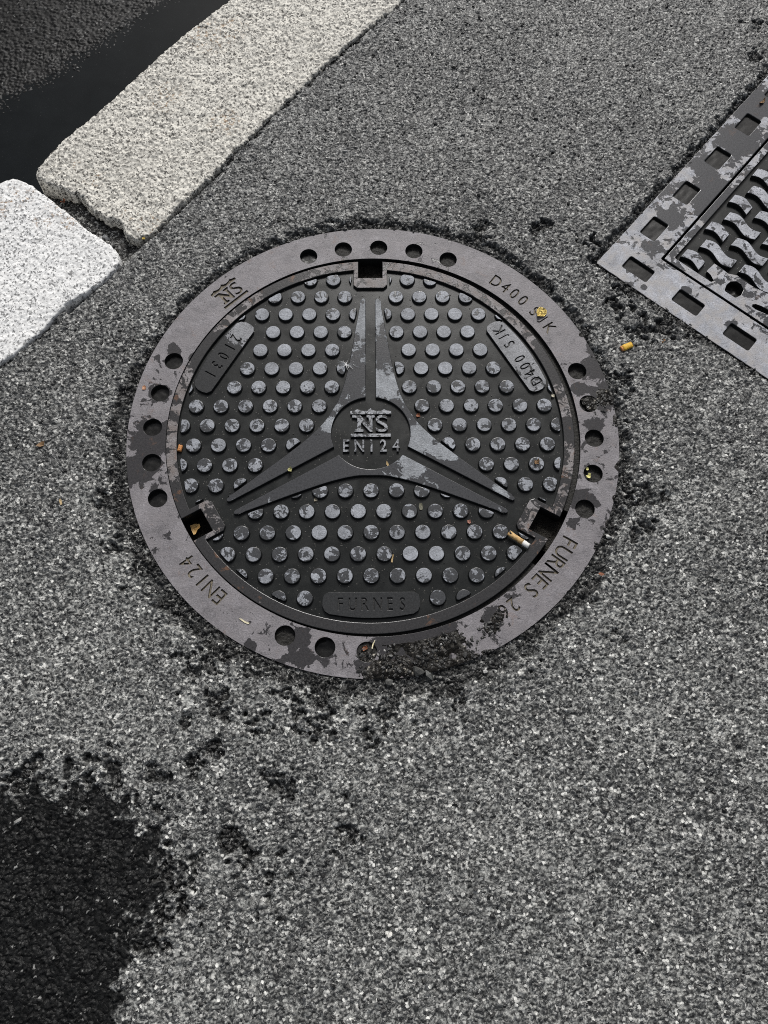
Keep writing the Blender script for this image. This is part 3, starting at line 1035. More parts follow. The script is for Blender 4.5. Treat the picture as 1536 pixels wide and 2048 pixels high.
# badges with engraved words
bc = 0.0
bpts = []
for p in [(-0.0735, -0.2765), (-0.0715, -0.2685), (-0.0650, -0.2640)]:
    bpts.append(p)
bpts += [(0.0650, -0.2640), (0.0715, -0.2685), (0.0735, -0.2765), (0.0735, -0.2850), (0.0700, -0.2930), (0.0630, -0.2978)]
bpts += [(0.3040 * math.sin(t), -0.3040 * math.cos(t)) for t in np.linspace(0.19, -0.19, 9)]
bpts += [(-0.0630, -0.2978), (-0.0700, -0.2930), (-0.0735, -0.2850)]
badge_polys = []
for k, txt in ((0, 'FURNES'), (1, 'D400 SJK'), (2, '21031')):
    ra = k * 2 * math.pi / 3
    bp = [rot2(p, ra) for p in bpts]
    badge_polys.append(bp)
    holes = []
    n = len(txt)
    span = {'FURNES': 0.093, 'D400 SJK': 0.112, '21031': 0.078}[txt]
    hgt = 0.0195
    for i, ch in enumerate(txt):
        if ch == ' ':
            continue
        polys, w = glyph(ch)
        cxp = -span / 2 + span * i / (n - 1)
        for q in polys:
            holes.append([rot2(((x - w / 2) * hgt * 0.72 + cxp, (y - 0.5) * hgt - 0.2825), ra) for x, y in q])
    b = plate('badge', [bp] + holes, -0.0022, 0.0, 0.0005, MAT['badge'], cover, 1)
    b['label'] = 'raised oblong badge with the engraved word %s' % txt
    inner = [rot2((p[0] * 0.985, (p[1] + 0.283) * 0.97 - 0.283), ra) for p in bpts]
    plate('badge_body', [inner], DZ - 0.001, -0.0021, 0.0002, MAT['letter_dark'], b, 0)

# centre lettering
for i, ch in enumerate('EN124'):
    polys, w = glyph(ch)
    cx0 = [-0.0395, -0.0185, 0.0010, 0.0200, 0.0405][i]
    hgt = 0.0205
    lp = [[((x - w / 2) * hgt * 0.78 + cx0, (y - 0.5) * hgt - 0.0225) for x, y in q] for q in polys]
    plate('letter', lp, DZ - 0.001, -0.0009, 0.0005, MAT['letter'], cover, 1, 0.0006)
for nm, p in zip(('emblem_top_bar', 'letter', 'letter', 'emblem_bottom_bar'), ns_logo(0.0500)):
    plate(nm, [[(x, y * 0.94 + 0.0165) for x, y in p]], DZ - 0.001, -0.0008, 0.0005, MAT['letter'], cover, 1, 0.0004)


# studs
def lid_clear(x, y):
    """distance to the nearest raised piece of the cover (positive in the open plate)"""
    d = R_RI - np.hypot(x, y)
    for a in ARMS:
        c, s = math.cos(math.pi / 2 - a), math.sin(math.pi / 2 - a)
        lx, ly = x * c - y * s, x * s + y * c
        qx, qy = np.abs(lx) - SH, SR - ly
        d = np.minimum(d, np.where((qx > 0) & (qy > 0), np.hypot(qx, qy), np.maximum(qx, qy)))
    d = np.minimum(d, poly_sdf(star_outline, x, y))
    for bp in badge_polys:
        d = np.minimum(d, poly_sdf(bp, x, y))
    return d


def stud_mesh(poly, zt=0.0):
    """low frustum with a softened top edge from a top outline"""
    n = len(poly)
    cx0 = sum(p[0] for p in poly) / n; cy0 = sum(p[1] for p in poly) / n
    vs_, fs = [], []
    for off, zz in ((0.0016, DZ - 0.0005), (0.0008, DZ + 0.0012), (0.0004, zt - 0.0014), (0.0, zt - 0.0005), (-0.0006, zt - 0.00005), (-0.0016, zt)):
        for p in poly:
            dx, dy = p[0] - cx0, p[1] - cy0
            l = math.hypot(dx, dy) or 1
            k = max(l + off, 0.0004) / l
            vs_.append((cx0 + dx * k, cy0 + dy * k, zz))
    for r in range(5):
        for i in range(n):
            fs.append((r * n + i, r * n + (i + 1) % n, (r + 1) * n + (i + 1) % n, (r + 1) * n + i))
    vs_.append((cx0, cy0, zt))
    for i in range(n):
        fs.append((5 * n + i, 5 * n + (i + 1) % n, 6 * n))
    me = bpy.data.meshes.new('stud')
    me.from_pydata(vs_, [], fs)
    me.materials.append(MAT['stud'])
    smooth(me)
    return me


STUD_R, MARG, PIT = 0.0121, 0.0042, 0.040
full_stud = stud_mesh(circle(0, 0, STUD_R, 22))
n_st = 0
gg = np.linspace(-1, 1, 15)
DX, DY = np.meshgrid(gg, gg)
disc = (DX ** 2 + DY ** 2 <= 1)
DX, DY = DX[disc] * STUD_R, DY[disc] * STUD_R
for sec in range(3):
    for row in range(-1, 14):
        for colm in range(-22, 23):
            if (row + colm) % 2 == (0 if sec < 2 else 1):
                continue
            if sec == 0:
                x, y = 0.0838 + colm * PIT / 2, 0.2908 - row * PIT * 0.8660
            elif sec == 1:
                x, y = -(0.0838 + colm * PIT / 2), 0.2908 - row * PIT * 0.8660
            else:
                x, y = colm * PIT / 2, -0.0998 - row * PIT * 0.8660
            aa = math.degrees(math.atan2(y, x))
            sc_ = 0 if -30 <= aa < 90 else (2 if -150 <= aa < -30 else 1)
            if sc_ != sec or math.hypot(x, y) > 0.33:
                continue
            if any(abs(rot2((x, y), math.pi / 2 - a_)[0]) < 0.016 and rot2((x, y), math.pi / 2 - a_)[1] > 0.2 for a_ in ARMS):
                continue
            c0 = float(lid_clear(np.array([x]), np.array([y]))[0])
            if c0 < -STUD_R:
                continue
            if c0 > STUD_R + MARG:
                link('stud', full_stud, None, cover, (x, y, 0))
                n_st += 1
                continue
            ok = lid_clear(x + DX, y + DY) > MARG
            fr = ok.mean()
            if fr < 0.05:
                continue
            mx, my = (x + DX[ok]).mean(), (y + DY[ok]).mean()
            th = np.linspace(0, 2 * math.pi, 26, endpoint=False)
            tt = np.linspace(0, 2.2 * STUD_R, 70)
            rx = mx + np.outer(np.cos(th), tt); ry = my + np.outer(np.sin(th), tt)
            good = (lid_clear(rx.ravel(), ry.ravel()).reshape(rx.shape) > MARG) & (np.hypot(rx - x, ry - y) <= STUD_R)
            rad = [max(float(tt[np.argmin(g_)] if not g_.all() else tt[-1]), 0.0012) for g_ in good]
            poly = [(rad[i] * math.cos(th[i]), rad[i] * math.sin(th[i])) for i in range(len(th))]
            link('stud', stud_mesh(poly, -0.0006 if fr < 0.3 else 0.0), None, cover, (float(mx), float(my), 0))
            n_st += 1
print('studs', n_st)
# soil showing in the three lifting notches (the shaft dirt belongs to the frame)
for k, a in enumerate(ARMS):
    cxn, cyn = rot2((0, 0.312), a - math.pi / 2)
    o = bumpy_disc('notch_floor', 0, [-0.024, -0.026, -0.034][k], 0.003, 80 + k, MAT['hole_dirt'], frame, (cxn + LID.x, cyn + LID.y, 0), (0.032, 0.026), 22)
    o.rotation_euler = (0, 0, a - math.pi / 2)

# ------------------------------------------------------------------ square frame and cover at the right edge
sqf = empty('access_surround', (SQ0[0], SQ0[1], 0), SQA)
tag(sqf, 'pale grey square iron access frame with a row of rectangular pockets', 'access surround')
BW = 0.082


def rrect(x0, y0, x1, y1, r, n=4):
    out = []
    for cx_, cy_, a in ((x1 - r, y1 - r, 0), (x0 + r, y1 - r, 90), (x0 + r, y0 + r, 180), (x1 - r, y0 + r, 270)):
        for i in range(n + 1):
            t = math.radians(a + 90 * i / n)
            out.append((cx_ + r * math.cos(t), cy_ + r * math.sin(t)))
    return out


def wobble(lp, amp, seed, step=0.008):
    out = []
    rg = random.Random(seed)
    n = len(lp)
    for i in range(n):
        a, b = lp[i], lp[(i + 1) % n]
        L = math.hypot(b[0] - a[0], b[1] - a[1])
        m = max(1, int(L / step))
        for j in range(m):
            t = j / m
            out.append((a[0] + (b[0] - a[0]) * t + rg.uniform(-amp, amp), a[1] + (b[1] - a[1]) * t + rg.uniform(-amp, amp)))
    return out


S = SQ_SIZE
GAP = 0.0035
loops = [wobble(rrect(0, 0, S, S, 0.004), 0.0004, 3), rrect(BW, BW, S - BW, S - BW, 0.002)]
pk = []
for k in range(7):
    pk.append((0.0365, 0.127 + 0.1037 * k, 0.0150, 0.0225))
    pk.append((S - 0.0365, 0.127 + 0.1037 * k, 0.0150, 0.0225))
for k in range(7):
    pk.append((0.0637 + 0.1037 * k, 0.0383, 0.0250, 0.0140))
    pk.append((0.0637 + 0.1037 * k, S - 0.0383, 0.0250, 0.0140))
pk = [p for p in pk if p[0] < S - 0.02 and p[1] < S - 0.02]
for (u, v, hu, hv) in pk:
    loops.append(rrect(u - hu, v - hv, u + hu, v + hv, 0.003, 3))
plate('border', loops, -0.035, 0.0, 0.0018, MAT['square'], sqf, 2)
for i, (u, v, hu, hv) in enumerate(pk):
    bumpy_disc('pocket_floor', 0, -0.0052, 0.0004, 200 + i, MAT['pocket'], sqf, (u, v, 0), (hu * 1.05, hv * 1.05), 10)

sqc = empty('access_cover', (SQ0[0], SQ0[1], 0), SQA)
tag(sqc, 'square iron access cover with rows of wavy raised treads and a lifting hole', 'access cover')
c0, c1 = BW + GAP, S - BW - GAP
RW = 0.0135


def to_sq(px, py):
    g = ground(px, py)
    return tuple(float(q) for q in sq_local(np.array(g.x), np.array(g.y)))


b5 = lambda l: [to_sq(1180 + x * 0.2318, 440 + y * 0.2318) for x, y in l]
boss = b5([(1010, 555), (1075, 525), (1045, 470), (1012, 440), (1075, 380), (1130, 415), (1190, 465), (1270, 480), (1330, 530), (1420, 585), (1536, 640)])
boss += [(c0 + 0.275, c0 + 0.055), (c0 + 0.285, c0 + 0.010), (c0 + 0.02, c0 + 0.008)]
hole = b5([(1165, 600), (1180, 560), (1215, 530), (1260, 528), (1305, 555), (1325, 600), (1305, 645), (1260, 668), (1210, 660), (1175, 635)])
slot = b5([(1400, 745), (1405, 728), (1430, 725), (1480, 742), (1540, 775), (1600, 812), (1650, 850), (1640, 868), (1600, 850), (1540, 818), (1480, 790), (1430, 770)])
pl = plate('base_plate', [rrect(c0, c0, c1, c1, 0.002), hole], -0.032, -0.0075, 0.0005, MAT['plate'], sqc, 0)
plate('rim', [rrect(c0, c0, c1, c1, 0.002), rrect(c0 + RW, c0 + RW, c1 - RW, c1 - RW, 0.002)], -0.009, 0.0002, 0.0010, MAT['square'], sqc, 2)
plate('lifting_boss', [boss, hole, slot], -0.009, -0.0003, 0.0008, MAT['square'], sqc, 2)
hc = np.mean(np.array(hole), 0)
bumpy_disc('hole_floor', 0.018, -0.014, 0.0015, 333, MAT['pocket'], sqc, (float(hc[0]), float(hc[1]), 0))


def tread_loop(L, full=0.0665, wd=0.0108):
    n = 14
    up, dn = [], []
    for i in range(n + 1):
        u = L * i / n
        v = 0.0055 * math.sin(2 * math.pi * u / full)
        dv = 0.0062 * 2 * math.pi / full * math.cos(2 * math.pi * u / full)
        l = math.hypot(1, dv)
        nx_, ny_ = -dv / l, 1 / l
        up.append((u, v + wd)); dn.append((u, v - wd))
    return dn + up[::-1]


proto = {}
u0 = sq_local(np.array(0.546), np.array(0.344))
u0 = (float(u0[0]), float(u0[1]))
hb = np.array(boss)
for r in range(-1, 15):
    v = u0[1] + r * 0.0388
    if v < c0 + RW + 0.014 or v > c1 - RW - 0.014:
        continue
    starts = []
    if r % 2 == 0:
        starts.append((u0[0], 0.040))
        starts += [(u0[0] + 0.0535 + 0.080 * k, 0.0665) for k in range(8)]
    else:
        starts += [(u0[0] + 0.0140 + 0.080 * k, 0.0665) for k in range(8)]
    for (u, L) in starts:
        if u + L > c1 - RW - 0.004:
            L = 0.0400
            if u + L > c1 - RW - 0.004:
                continue
        mid = (u + L / 2, v)
        if min(float(poly_sdf(boss, np.array([q]), np.array([v - 0.010]))[0]) for q in (u, u + L / 2, u + L)) < 0.0015:
            continue
        if L not in proto:
            t = plate('tread', [tread_loop(L)], -0.009, 0.0, 0.0014, MAT['tread'], sqc, 2)
            proto[L] = t
            t.location = (u, v, 0)
        else:
            t = proto[L].copy()
            COL.objects.link(t)
            t.location = (u, v, 0)

# ------------------------------------------------------------------ loose crushed stone in the crumbled asphalt
ico = bmesh.new()
bmesh.ops.create_icosphere(ico, subdivisions=1, radius=1.0)
IV = np.array([v.co[:] for v in ico.verts]); IF = np.array([[v.index for v in f.verts] for f in ico.faces])
ico.free()


def stones(name, px_, py_, pz_, size, cols, seed, flat=0.65):
    rg = np.random.default_rng(seed)
    n = len(px_)
    V = IV[None] * (1 + (rg.random((n, len(IV), 1)) - 0.5) * 0.75)
    V = V * np.stack([1 + 0.5 * rg.random(n), 0.6 + 0.4 * rg.random(n), flat * (0.6 + 0.5 * rg.random(n))], -1)[:, None]
    a = rg.random(n) * 6.283
    b = (rg.random(n) - 0.5) * 1.2
    ca, sa, cb, sb = np.cos(a)[:, None], np.sin(a)[:, None], np.cos(b)[:, None], np.sin(b)[:, None]
    x, y, z_ = V[..., 0], V[..., 1], V[..., 2]
    y, z_ = y * cb - z_ * sb, y * sb + z_ * cb
    x, y = x * ca - y * sa, x * sa + y * ca
    V = np.stack([x, y, z_], -1) * size[:, None, None] + np.stack([px_, py_, pz_ + size * 0.25], -1)[:, None]
    F = (IF[None] + (np.arange(n) * len(IV))[:, None, None]).reshape(-1, 3)
    C = np.repeat(cols, len(IV), 0)
    return raw_mesh(name, V.reshape(-1, 3), F, C, np.full(n * len(IV), 0.6), False)


edge_patch = np.clip(1 - np.abs(GP - 0.35) * 2.2, 0, 1)
prob = GR * 1.0 + edge_patch * 0.9 + GO * 1.6 + GJ * 0.6 + 0.015
prob = prob * (fbm(GX, GY, 45, 3, 201) > 0.45)
prob /= prob.sum()
NS_ = 6500
pick = RNG.choice(len(GX), NS_, p=prob)
sz = 0.0010 + 0.0024 * RNG.random(NS_) ** 2.2
gb = 0.012 + 0.10 * RNG.random(NS_) ** 3
gb[RNG.random(NS_) < 0.03] = 0.42
gc = np.stack([gb, gb * 0.985, gb * 0.95], -1)
me = stones('loose_gravel', GX[pick], GY[pick], GZ[pick], sz, gc, 5)
tag(link('loose_gravel', me, MAT['gravel']), 'crumbs of dark crushed stone loose in the broken asphalt', 'gravel', kind='stuff')


NG = 900
ga = RNG.random(NG) * 2 * math.pi
gr_ = np.sqrt(RNG.random(NG)) * 0.309
gx_, gy_ = gr_ * np.cos(ga), gr_ * np.sin(ga)
okg = lid_clear(gx_, gy_) > 0.0004
gx_, gy_ = gx_[okg], gy_[okg]
sg = 0.0004 + 0.0009 * RNG.random(len(gx_)) ** 2.5
gb = 0.02 + 0.16 * RNG.random(len(gx_)) ** 2
me = stones('loose_grit', gx_ + LID.x, gy_ + LID.y, np.full(len(gx_), DZ), sg, np.stack([gb, gb * 0.97, gb * 0.88], -1), 6)
tag(link('loose_grit', me, MAT['gravel']), 'fine sandy grit lying between the studs of the round cover', 'grit', kind='stuff')


def surf_z(x, y):
    i = np.argmin((GX - x) ** 2 + (GY - y) ** 2)
    return float(GZ[i])


def single_stone(px, py, size, c, label, seed, z=None):
    g = ground(px, py, -0.004)
    zz = surf_z(g.x, g.y) if z is None else z
    me = stones('stone', np.array([0.0]), np.array([0.0]), np.array([0.0]), np.array([size]), np.array([c]), seed, 0.8)
    o = link('stone', me, MAT['gravel'], None, (g.x, g.y, zz))
    return tag(o, label, 'stone')


single_stone(206, 465, 0.0062, (0.20, 0.205, 0.21), 'pale grey angular stone lying in the dark joint between the kerb stones', 1)
single_stone(222, 480, 0.0040, (0.06, 0.06, 0.06), 'small dark stone beside the pale stone in the kerb joint', 2)
single_stone(838, 1344, 0.0085, (0.085, 0.085, 0.08), 'grey angular stone at the lower rim of the manhole frame', 3)
single_stone(858, 1352, 0.0075, (0.055, 0.058, 0.055), 'dark flat stone right of the grey stone below the frame', 4)
single_stone(776, 1364, 0.0060, (0.09, 0.09, 0.085), 'grey stone in the crumbled asphalt below the frame, left of the other two', 5)
single_stone(780, 1870, 0.0050, (0.62, 0.61, 0.57), 'white stone chip on grey asphalt near the bottom of the photo', 6)
single_stone(40, 1642, 0.0058, (0.25, 0.25, 0.24), 'pale flat stone on the upper edge of the black asphalt patch', 7)
single_stone(1215, 1075, 0.0050, (0.60, 0.60, 0.57), 'white stone chip in asphalt to the right of the manhole frame', 8)
single_stone(277, 113, 0.0022, (0.6, 0.6, 0.6), 'tiny white stone in the gutter water beside the kerb', 9, WATER_Z)


# ------------------------------------------------------------------ litter
def lit_mat(name, color, rough=0.55, var=0.3, scale=500):
    return simple(name, color, rough, var, scale, 0.4, 0.4, 0.0006)


def flake(name, px, py, z, outline_mm, mat, label, cat, rot=0.0, curl=0.0012, th=0.0005, seed=0, size=0.72):
    """thin curled scrap with a real thickness; outline in millimetres"""
    g = ground(px, py, z)
    rg = random.Random(seed)
    P = [(x * size / 1000, y * size / 1000) for x, y in outline_mm]
    R = max(math.hypot(*p) for p in P)
    rings = 3
    top, n = [], len(P)
    for k in range(rings, 0, -1):
        for p in P:
            f = k / rings
            x, y = p[0] * f, p[1] * f
            top.append((x, y, curl * ((x * 0.8 + y * 0.5) / R) ** 2 * 2 + rg.uniform(-1, 1) * curl * 0.35 + th))
    top.append((0, 0, th))
    vs_ = top + [(x, y, z_ - th) for x, y, z_ in top]
    o_ = len(top)
    fs = []
    for k in range(rings - 1):
        for i in range(n):
            j = (i + 1) % n
            fs.append((k * n + i, k * n + j, (k + 1) * n + j, (k + 1) * n + i))
            fs.append((o_ + k * n + j, o_ + k * n + i, o_ + (k + 1) * n + i, o_ + (k + 1) * n + j))
    k = rings - 1
    for i in range(n):
        j = (i + 1) % n
        fs.append((k * n + i, k * n + j, rings * n))
        fs.append((o_ + k * n + j, o_ + k * n + i, o_ + rings * n))
        fs.append((j, i, o_ + i, o_ + j))
    me = bpy.data.meshes.new(name)
    me.from_pydata(vs_, [], fs)
    smooth(me, False)
    o = link(name, me, mat, None, (g.x, g.y, z + 0.0003))
    o.rotation_euler = (0, 0, rot)
    return tag(o, label, cat)


def tube(r, x0, x1, n=16, jag=0.0, seed=0, squash=0.9):
    rg = random.Random(seed)
    vs_, fs = [], []
    K = 5
    for k in range(K + 1):
        x = x0 + (x1 - x0) * k / K
        for i in range(n):
            a = 2 * math.pi * i / n
            rr = r * (1 + rg.uniform(-1, 1) * 0.13)
            xx = x + (rg.uniform(-jag, jag) if k == K else 0)
            vs_.append((xx, rr * math.cos(a), rr * math.sin(a) * squash))
    for k in range(K):
        for i in range(n):
            fs.append((k * n + i, k * n + (i + 1) % n, (k + 1) * n + (i + 1) % n, (k + 1) * n + i))
    vs_ += [(x0, 0, 0), (x1, 0, 0)]
    for i in range(n):
        fs.append(((i + 1) % n, i, len(vs_) - 2))
        fs.append((K * n + i, K * n + (i + 1) % n, len(vs_) - 1))
    return vs_, fs


def part_tube(name, parent, mat, *a, **k):
    v, f = tube(*a, **k)
    me = bpy.data.meshes.new(name)
    me.from_pydata(v, [], f)
    smooth(me)
    return link(name, me, mat, parent)


def cork_mat(name, a, b, c):
    k = NT(name)
    n = k.noise(420, 4, 0.7, 0.4)
    col_ = k.mix(k.rng(n, 0.40, 0.55), a, b)
    col_ = k.mix(k.rng(k.noise(260, 3, 0.7, 0.5, (2, 2, 2)), 0.60, 0.66), col_, c)
    k.bump(n, 0.4, 0.0008)
    return k.set(col_, 0.6, 0, 0.3)


m_cork = cork_mat('cork_paper', (0.52, 0.30, 0.11), (0.66, 0.46, 0.22), (0.06, 0.04, 0.02))
m_white = lit_mat('white_paper', (0.78, 0.77, 0.74), 0.6, 0.15)
m_yellow = cork_mat('yellow_stub_paper', (0.62, 0.34, 0.03), (0.74, 0.47, 0.07), (0.20, 0.10, 0.015))
m_orange = cork_mat('orange_stub_paper', (0.50, 0.20, 0.06), (0.58, 0.27, 0.10), (0.12, 0.05, 0.02))
m_char = lit_mat('charred_end', (0.03, 0.022, 0.016), 0.8)

g = ground(1037, 1081, 0.0)
b = empty('cigarette_butt', (g.x, g.y, 0.0040), math.radians(-36))
tag(b, 'cigarette butt with orange filter and white end beside the right notch', 'cigarette butt')
part_tube('filter', b, m_cork, 0.0042, -0.0190, 0.0070, jag=0.0, seed=1, squash=0.8)
part_tube('paper', b, m_white, 0.00415, 0.0070, 0.0180, jag=0.0012, seed=2, squash=0.8)
me = stones('charred_end', np.array([-0.0165]), np.array([0.0008]), np.array([0.0012]), np.array([0.0034]), np.array([(0.03, 0.022, 0.016)]), 3)
link('charred_end', me, MAT['gravel'], b)
g = ground(1253, 697, 0.0)
b = empty('cigarette_butt', (g.x, g.y, surf_z(g.x, g.y) + 0.0032), math.radians(24))
tag(b, 'bright yellow crushed cigarette stub on asphalt between the two frames', 'cigarette butt')
part_tube('filter', b, m_yellow, 0.0052, -0.0095, 0.0080, jag=0.0, seed=4, squash=0.58)
part_tube('torn_end', b, m_orange, 0.0048, -0.0125, -0.0095, jag=0.001, seed=5, squash=0.55)
g = ground(361, 898, DZ)
b = empty('cigarette_butt', (g.x, g.y, DZ + 0.0028), math.radians(80))
tag(b, 'short orange stub at the left edge of the manhole cover', 'cigarette butt')
part_tube('filter', b, m_orange, 0.0036, -0.0055, 0.0050, jag=0.0008, seed=6, squash=0.85)
part_tube('dark_tip', b, m_char, 0.0028, 0.0050, 0.0075, jag=0.0008, seed=7, squash=0.8)

m_gold = NT('gold_foil')
m_gold.bump(m_gold.noise(300, 3, 0.6, 0.5), 1.0, 0.004)
m_gold = m_gold.set((0.52, 0.40, 0.13), 0.28, 0.75, 0.5)
m_tan = lit_mat('dry_tan_leaf', (0.50, 0.37, 0.19))
m_lightwood = lit_mat('pale_straw', (0.72, 0.66, 0.46))
m_orangeleaf = lit_mat('orange_leaf', (0.68, 0.43, 0.16), 0.5, 0.35)
m_red = lit_mat('red_brown_scrap', (0.26, 0.10, 0.05))
m_pink = lit_mat('pinkish_crumb', (0.34, 0.16, 0.12))
m_brown = lit_mat('brown_leaf', (0.22, 0.13, 0.06))
m_yel = lit_mat('pale_yellow_leaf', (0.72, 0.68, 0.28))
m_green = lit_mat('green_yellow_seed', (0.42, 0.40, 0.18))
m_fluff = lit_mat('white_down', (0.85, 0.85, 0.83))

flake('foil_scrap', 1082, 626, 0.0, [(-10, -7), (-7, 4), (-4, 9), (2, 11), (8, 5), (10, 0), (7, -6), (2, -9), (-4, -8)], m_gold, 'crumpled gold foil scrap on the upper right of the manhole frame', 'foil scrap', 0.3, 0.003, 0.0008, 4, size=1.0)
flake('leaf_fragment', 390, 1058, -0.024, [(-7, 6), (0, 8), (8, 6), (9, 1), (4, -2), (1, -9), (-2, -10), (-5, -3)], m_orangeleaf, 'orange leaf scrap lying in the left notch of the manhole cover', 'leaf', 0.1, 0.002, 0.0006, 5, size=1.0)
flake('leaf_fragment', 1176, 952, -0.0045, [(-6, -2), (-3, 3), (0, 2), (4, 5), (7, 1), (4, -3), (1, -7), (-3, -6)], m_yel, 'pale yellow leaf scrap in a round pocket on the right of the frame', 'leaf', 0.5, 0.002, 0.0006, 6)
flake('leaf_fragment', 1174, 938, -0.0040, [(-2, -4), (-3, 1), (0, 5), (3, 3), (3, -3)], m_yel, 'smaller yellow leaf scrap above the other in the same right pocket', 'leaf', 0.2, 0.001, 0.0005, 7)
flake('leaf_fragment', 1073, 924, 0.0002, [(-6, -3), (-3, 5), (1, 3), (5, 6), (7, 0), (3, -3), (4, -7), (-1, -4), (-4, -7)], m_brown, 'brown crumbled leaf on a stud near the right rim', 'leaf', 0.2, 0.002, 0.0006, 8)
flake('leaf_fragment', 82, 889, 0.0060, [(-10, -4), (-4, 4), (3, 6), (10, 3), (6, -4), (-2, -6)], m_brown, 'dull brown leaf scrap on asphalt left of the manhole', 'leaf', 0.2, 0.002, 0.0006, 9)
flake('straw_piece', 746, 1290, 0.0010, [(-1.2, -8), (-1.5, 2), (1.0, 10), (2.2, 9), (1.0, 0), (1.2, -8)], m_lightwood, 'pale straw stick by the bottom pocket of the frame', 'straw', -0.25, 0.0015, 0.0007, 10)
flake('straw_piece', 489, 1242, 0.0003, [(-12, 4), (-6, 4), (2, -1), (11, -3), (10, -6), (2, -4), (-6, 0)], m_lightwood, 'pale yellow straw sliver on the lower left of the frame', 'straw', -0.1, 0.0006, 0.0005, 11)
flake('straw_piece', 122, 1004, 0.0060, [(-2, -7), (-3, 5), (0, 8), (2, 3), (2, -6)], m_tan, 'tan sliver on asphalt at the left edge below the brown leaf', 'straw', 0.3, 0.001, 0.0006, 12)
flake('paper_scrap', 288, 776, 0.0002, [(-4, -4), (-3, 4), (2, 6), (5, 0), (3, -5)], lit_mat('rusty_scrap', (0.48, 0.25, 0.14)), 'tiny rust orange scrap on the left side of the frame', 'scrap', 0.2, 0.0008, 0.0007, 13)
flake('leaf_fragment', 836, 832, DZ, [(-4, -3), (-4, 3), (1, 5), (5, 2), (4, -4)], m_red, 'small red brown scrap right of the star centre', 'leaf', 0.4, 0.0015, 0.0008, 14)
flake('leaf_fragment', 938, 1044, DZ, [(-4, -3), (-3, 4), (3, 4), (4, -2), (1, -5)], m_pink, 'small pinkish crumb between studs below the right arm', 'leaf', 0.1, 0.0012, 0.0010, 15)
flake('leaf_fragment', 127, 404, -0.018, [(-7, -3), (-5, 4), (0, 2), (3, 6), (7, 1), (3, -4)], m_red, 'red brown leaf scrap at the upper end of the kerb joint', 'leaf', 0.4, 0.003, 0.0006, 16)
flake('leaf_fragment', 288, 478, 0.0030, [(-4, -3), (-3, 4), (2, 3), (4, -2)], lit_mat('yellow_moss', (0.52, 0.38, 0.08)), 'tiny yellow leaf bit at the tip of the buff kerb stone', 'leaf', 0.1, 0.001, 0.0008, 17)
flake('leaf_fragment', 1202, 1148, 0.0060, [(-6, -2), (-3, 3), (4, 3), (7, 0), (2, -4)], m_red, 'red brown leaf scrap on asphalt right of the word on the frame', 'leaf', -0.3, 0.001, 0.0006, 18)
flake('leaf_fragment', 1326, 683, 0.0040, [(-5, -2), (-2, 3), (4, 4), (6, 0), (1, -3)], lit_mat('orange_bit', (0.48, 0.24, 0.08)), 'orange leaf bit on crumbled asphalt below the square frame', 'leaf', 0.4, 0.001, 0.0006, 19)
flake('seed_cluster', 580, 940, 0.0002, [(-4, -4), (-5, 1), (-1, 5), (3, 6), (5, 0), (2, -5)], m_green, 'pale green seed bits on the left arm of the star', 'seed', 0.3, 0.002, 0.0010, 20)
flake('straw_piece', 775, 929, DZ, [(-3, -8), (-2, 2), (2, 8), (3, 3), (1, -8)], m_tan, 'tan straw bit at the lower edge of the star centre', 'straw', 0.5, 0.0015, 0.0006, 21)
flake('straw_piece', 785, 1117, DZ, [(-3, -9), (-2, 3), (1, 9), (3, 8), (1, 0), (0, -9)], m_tan, 'thin tan leaf strip between studs in the lower sector', 'straw', 0.0, 0.001, 0.0005, 22)
flake('leaf_fragment', 632, 1000, DZ, [(-4, -4), (-4, 2), (0, 6), (3, 2), (3, -3)], lit_mat('dull_beige_scrap', (0.28, 0.25, 0.19)), 'dull beige scrap between the left arm and the studs below', 'leaf', 0.0, 0.001, 0.0006, 23)
flake('leaf_fragment', 842, 1013, DZ, [(-4, -8), (-5, 0), (-2, 8), (3, 7), (4, -2), (2, -8)], lit_mat('olive_scrap', (0.13, 0.125, 0.085)), 'olive stained leaf film under the right arm of the star', 'leaf', 0.1, 0.0008, 0.0004, 24)
flake('leaf_fragment', 1533, 485, DZ, [(-7, -2), (-2, 4), (5, 5), (8, 1), (1, -3)], m_orangeleaf, 'orange leaf bit among the wavy treads of the square cover', 'leaf', 0.3, 0.002, 0.0006, 25)
flake('leaf_fragment', 1524, 205, 0.0005, [(-12, -3), (-5, 4), (3, 3), (12, 5), (8, -2), (0, -5)], m_brown, 'brown leaf crumbs on the upper end of the square frame', 'leaf', 0.6, 0.003, 0.0008, 26)
flake('pebble', 1105, 793, DZ, [(-4, -3), (-3, 3), (1, 4), (4, 1), (3, -4)], lit_mat('cream_bit', (0.52, 0.48, 0.38)), 'cream grain beside the rim at the right of the cover', 'pebble', 0.2, 0.0012, 0.0025, 27)
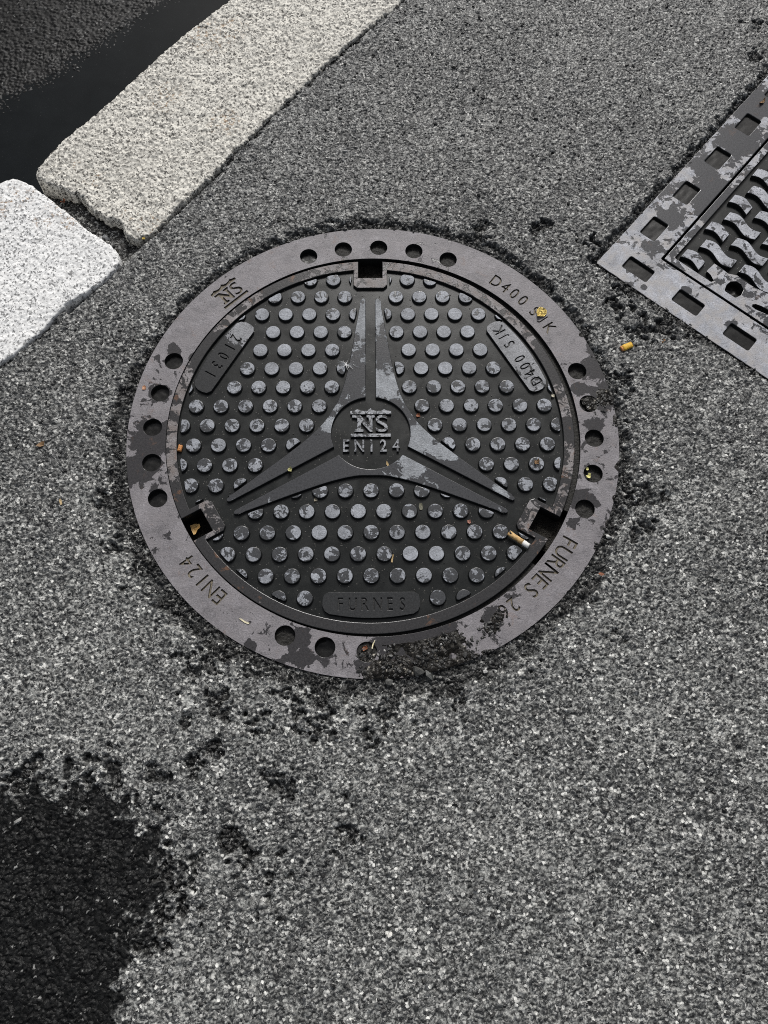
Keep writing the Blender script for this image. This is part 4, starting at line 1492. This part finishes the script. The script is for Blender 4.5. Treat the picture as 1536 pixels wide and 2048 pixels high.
flake('leaf_fragment', 730, 1297, -0.0022, [(-6, -4), (-5, 3), (0, 5), (6, 3), (5, -3)], m_red, 'reddish crumb in the silted bottom pocket of the frame', 'leaf', 0.5, 0.002, 0.0008, 28)


# white down feather on the star blade
def feather(px, py, z):
    g = ground(px, py, z)
    root = empty('feather', (g.x, g.y, z))
    tag(root, 'tiny white downy feather on the upper arm of the star', 'feather')
    rg = random.Random(3)

    def strand(pts, r):
        vs_, fs = [], []
        for k, (x, y, zz) in enumerate(pts):
            rr = r * (1 - 0.7 * k / (len(pts) - 1))
            for i in range(4):
                a = i * math.pi / 2
                vs_.append((x + rr * math.cos(a), y + rr * math.cos(a) * 0.3 + rr * math.sin(a) * 0.6, zz + rr * math.sin(a)))
        for k in range(len(pts) - 1):
            for i in range(4):
                fs.append((k * 4 + i, k * 4 + (i + 1) % 4, k * 4 + 4 + (i + 1) % 4, k * 4 + 4 + i))
        return vs_, fs
    V, F = [], []
    for k in range(34):
        a = rg.uniform(0, 2 * math.pi)
        L = rg.uniform(0.006, 0.017) if k > 6 else rg.uniform(0.013, 0.021)
        bend = rg.uniform(-0.8, 0.8)
        pts = []
        for i in range(5):
            t = i / 4
            pts.append((L * t * math.cos(a + bend * t) - 0.003, L * t * math.sin(a + bend * t) * 0.7, 0.0008 + 0.003 * t * rg.random() + 0.001))
        v, f = strand(pts, 0.00042)
        F += [tuple(i + len(V) for i in q) for q in f]
        V += v
    me = bpy.data.meshes.new('barbs')
    me.from_pydata(V, [], F)
    link('barbs', me, m_fluff, root)
    v, f = strand([(-0.004 + 0.006 * i, -0.001 * i + (0.004 if i == 2 else 0), 0.0016) for i in range(5)], 0.0006)
    me = bpy.data.meshes.new('shaft')
    me.from_pydata(v, [], f)
    link('shaft', me, m_fluff, root)
    me = stones('fluff_core', np.array([-0.003]), np.array([0.0]), np.array([0.0008]), np.array([0.0028]), np.array([(0.85, 0.85, 0.83)]), 8)
    link('fluff_core', me, m_fluff, root)


feather(696, 731, 0.0)
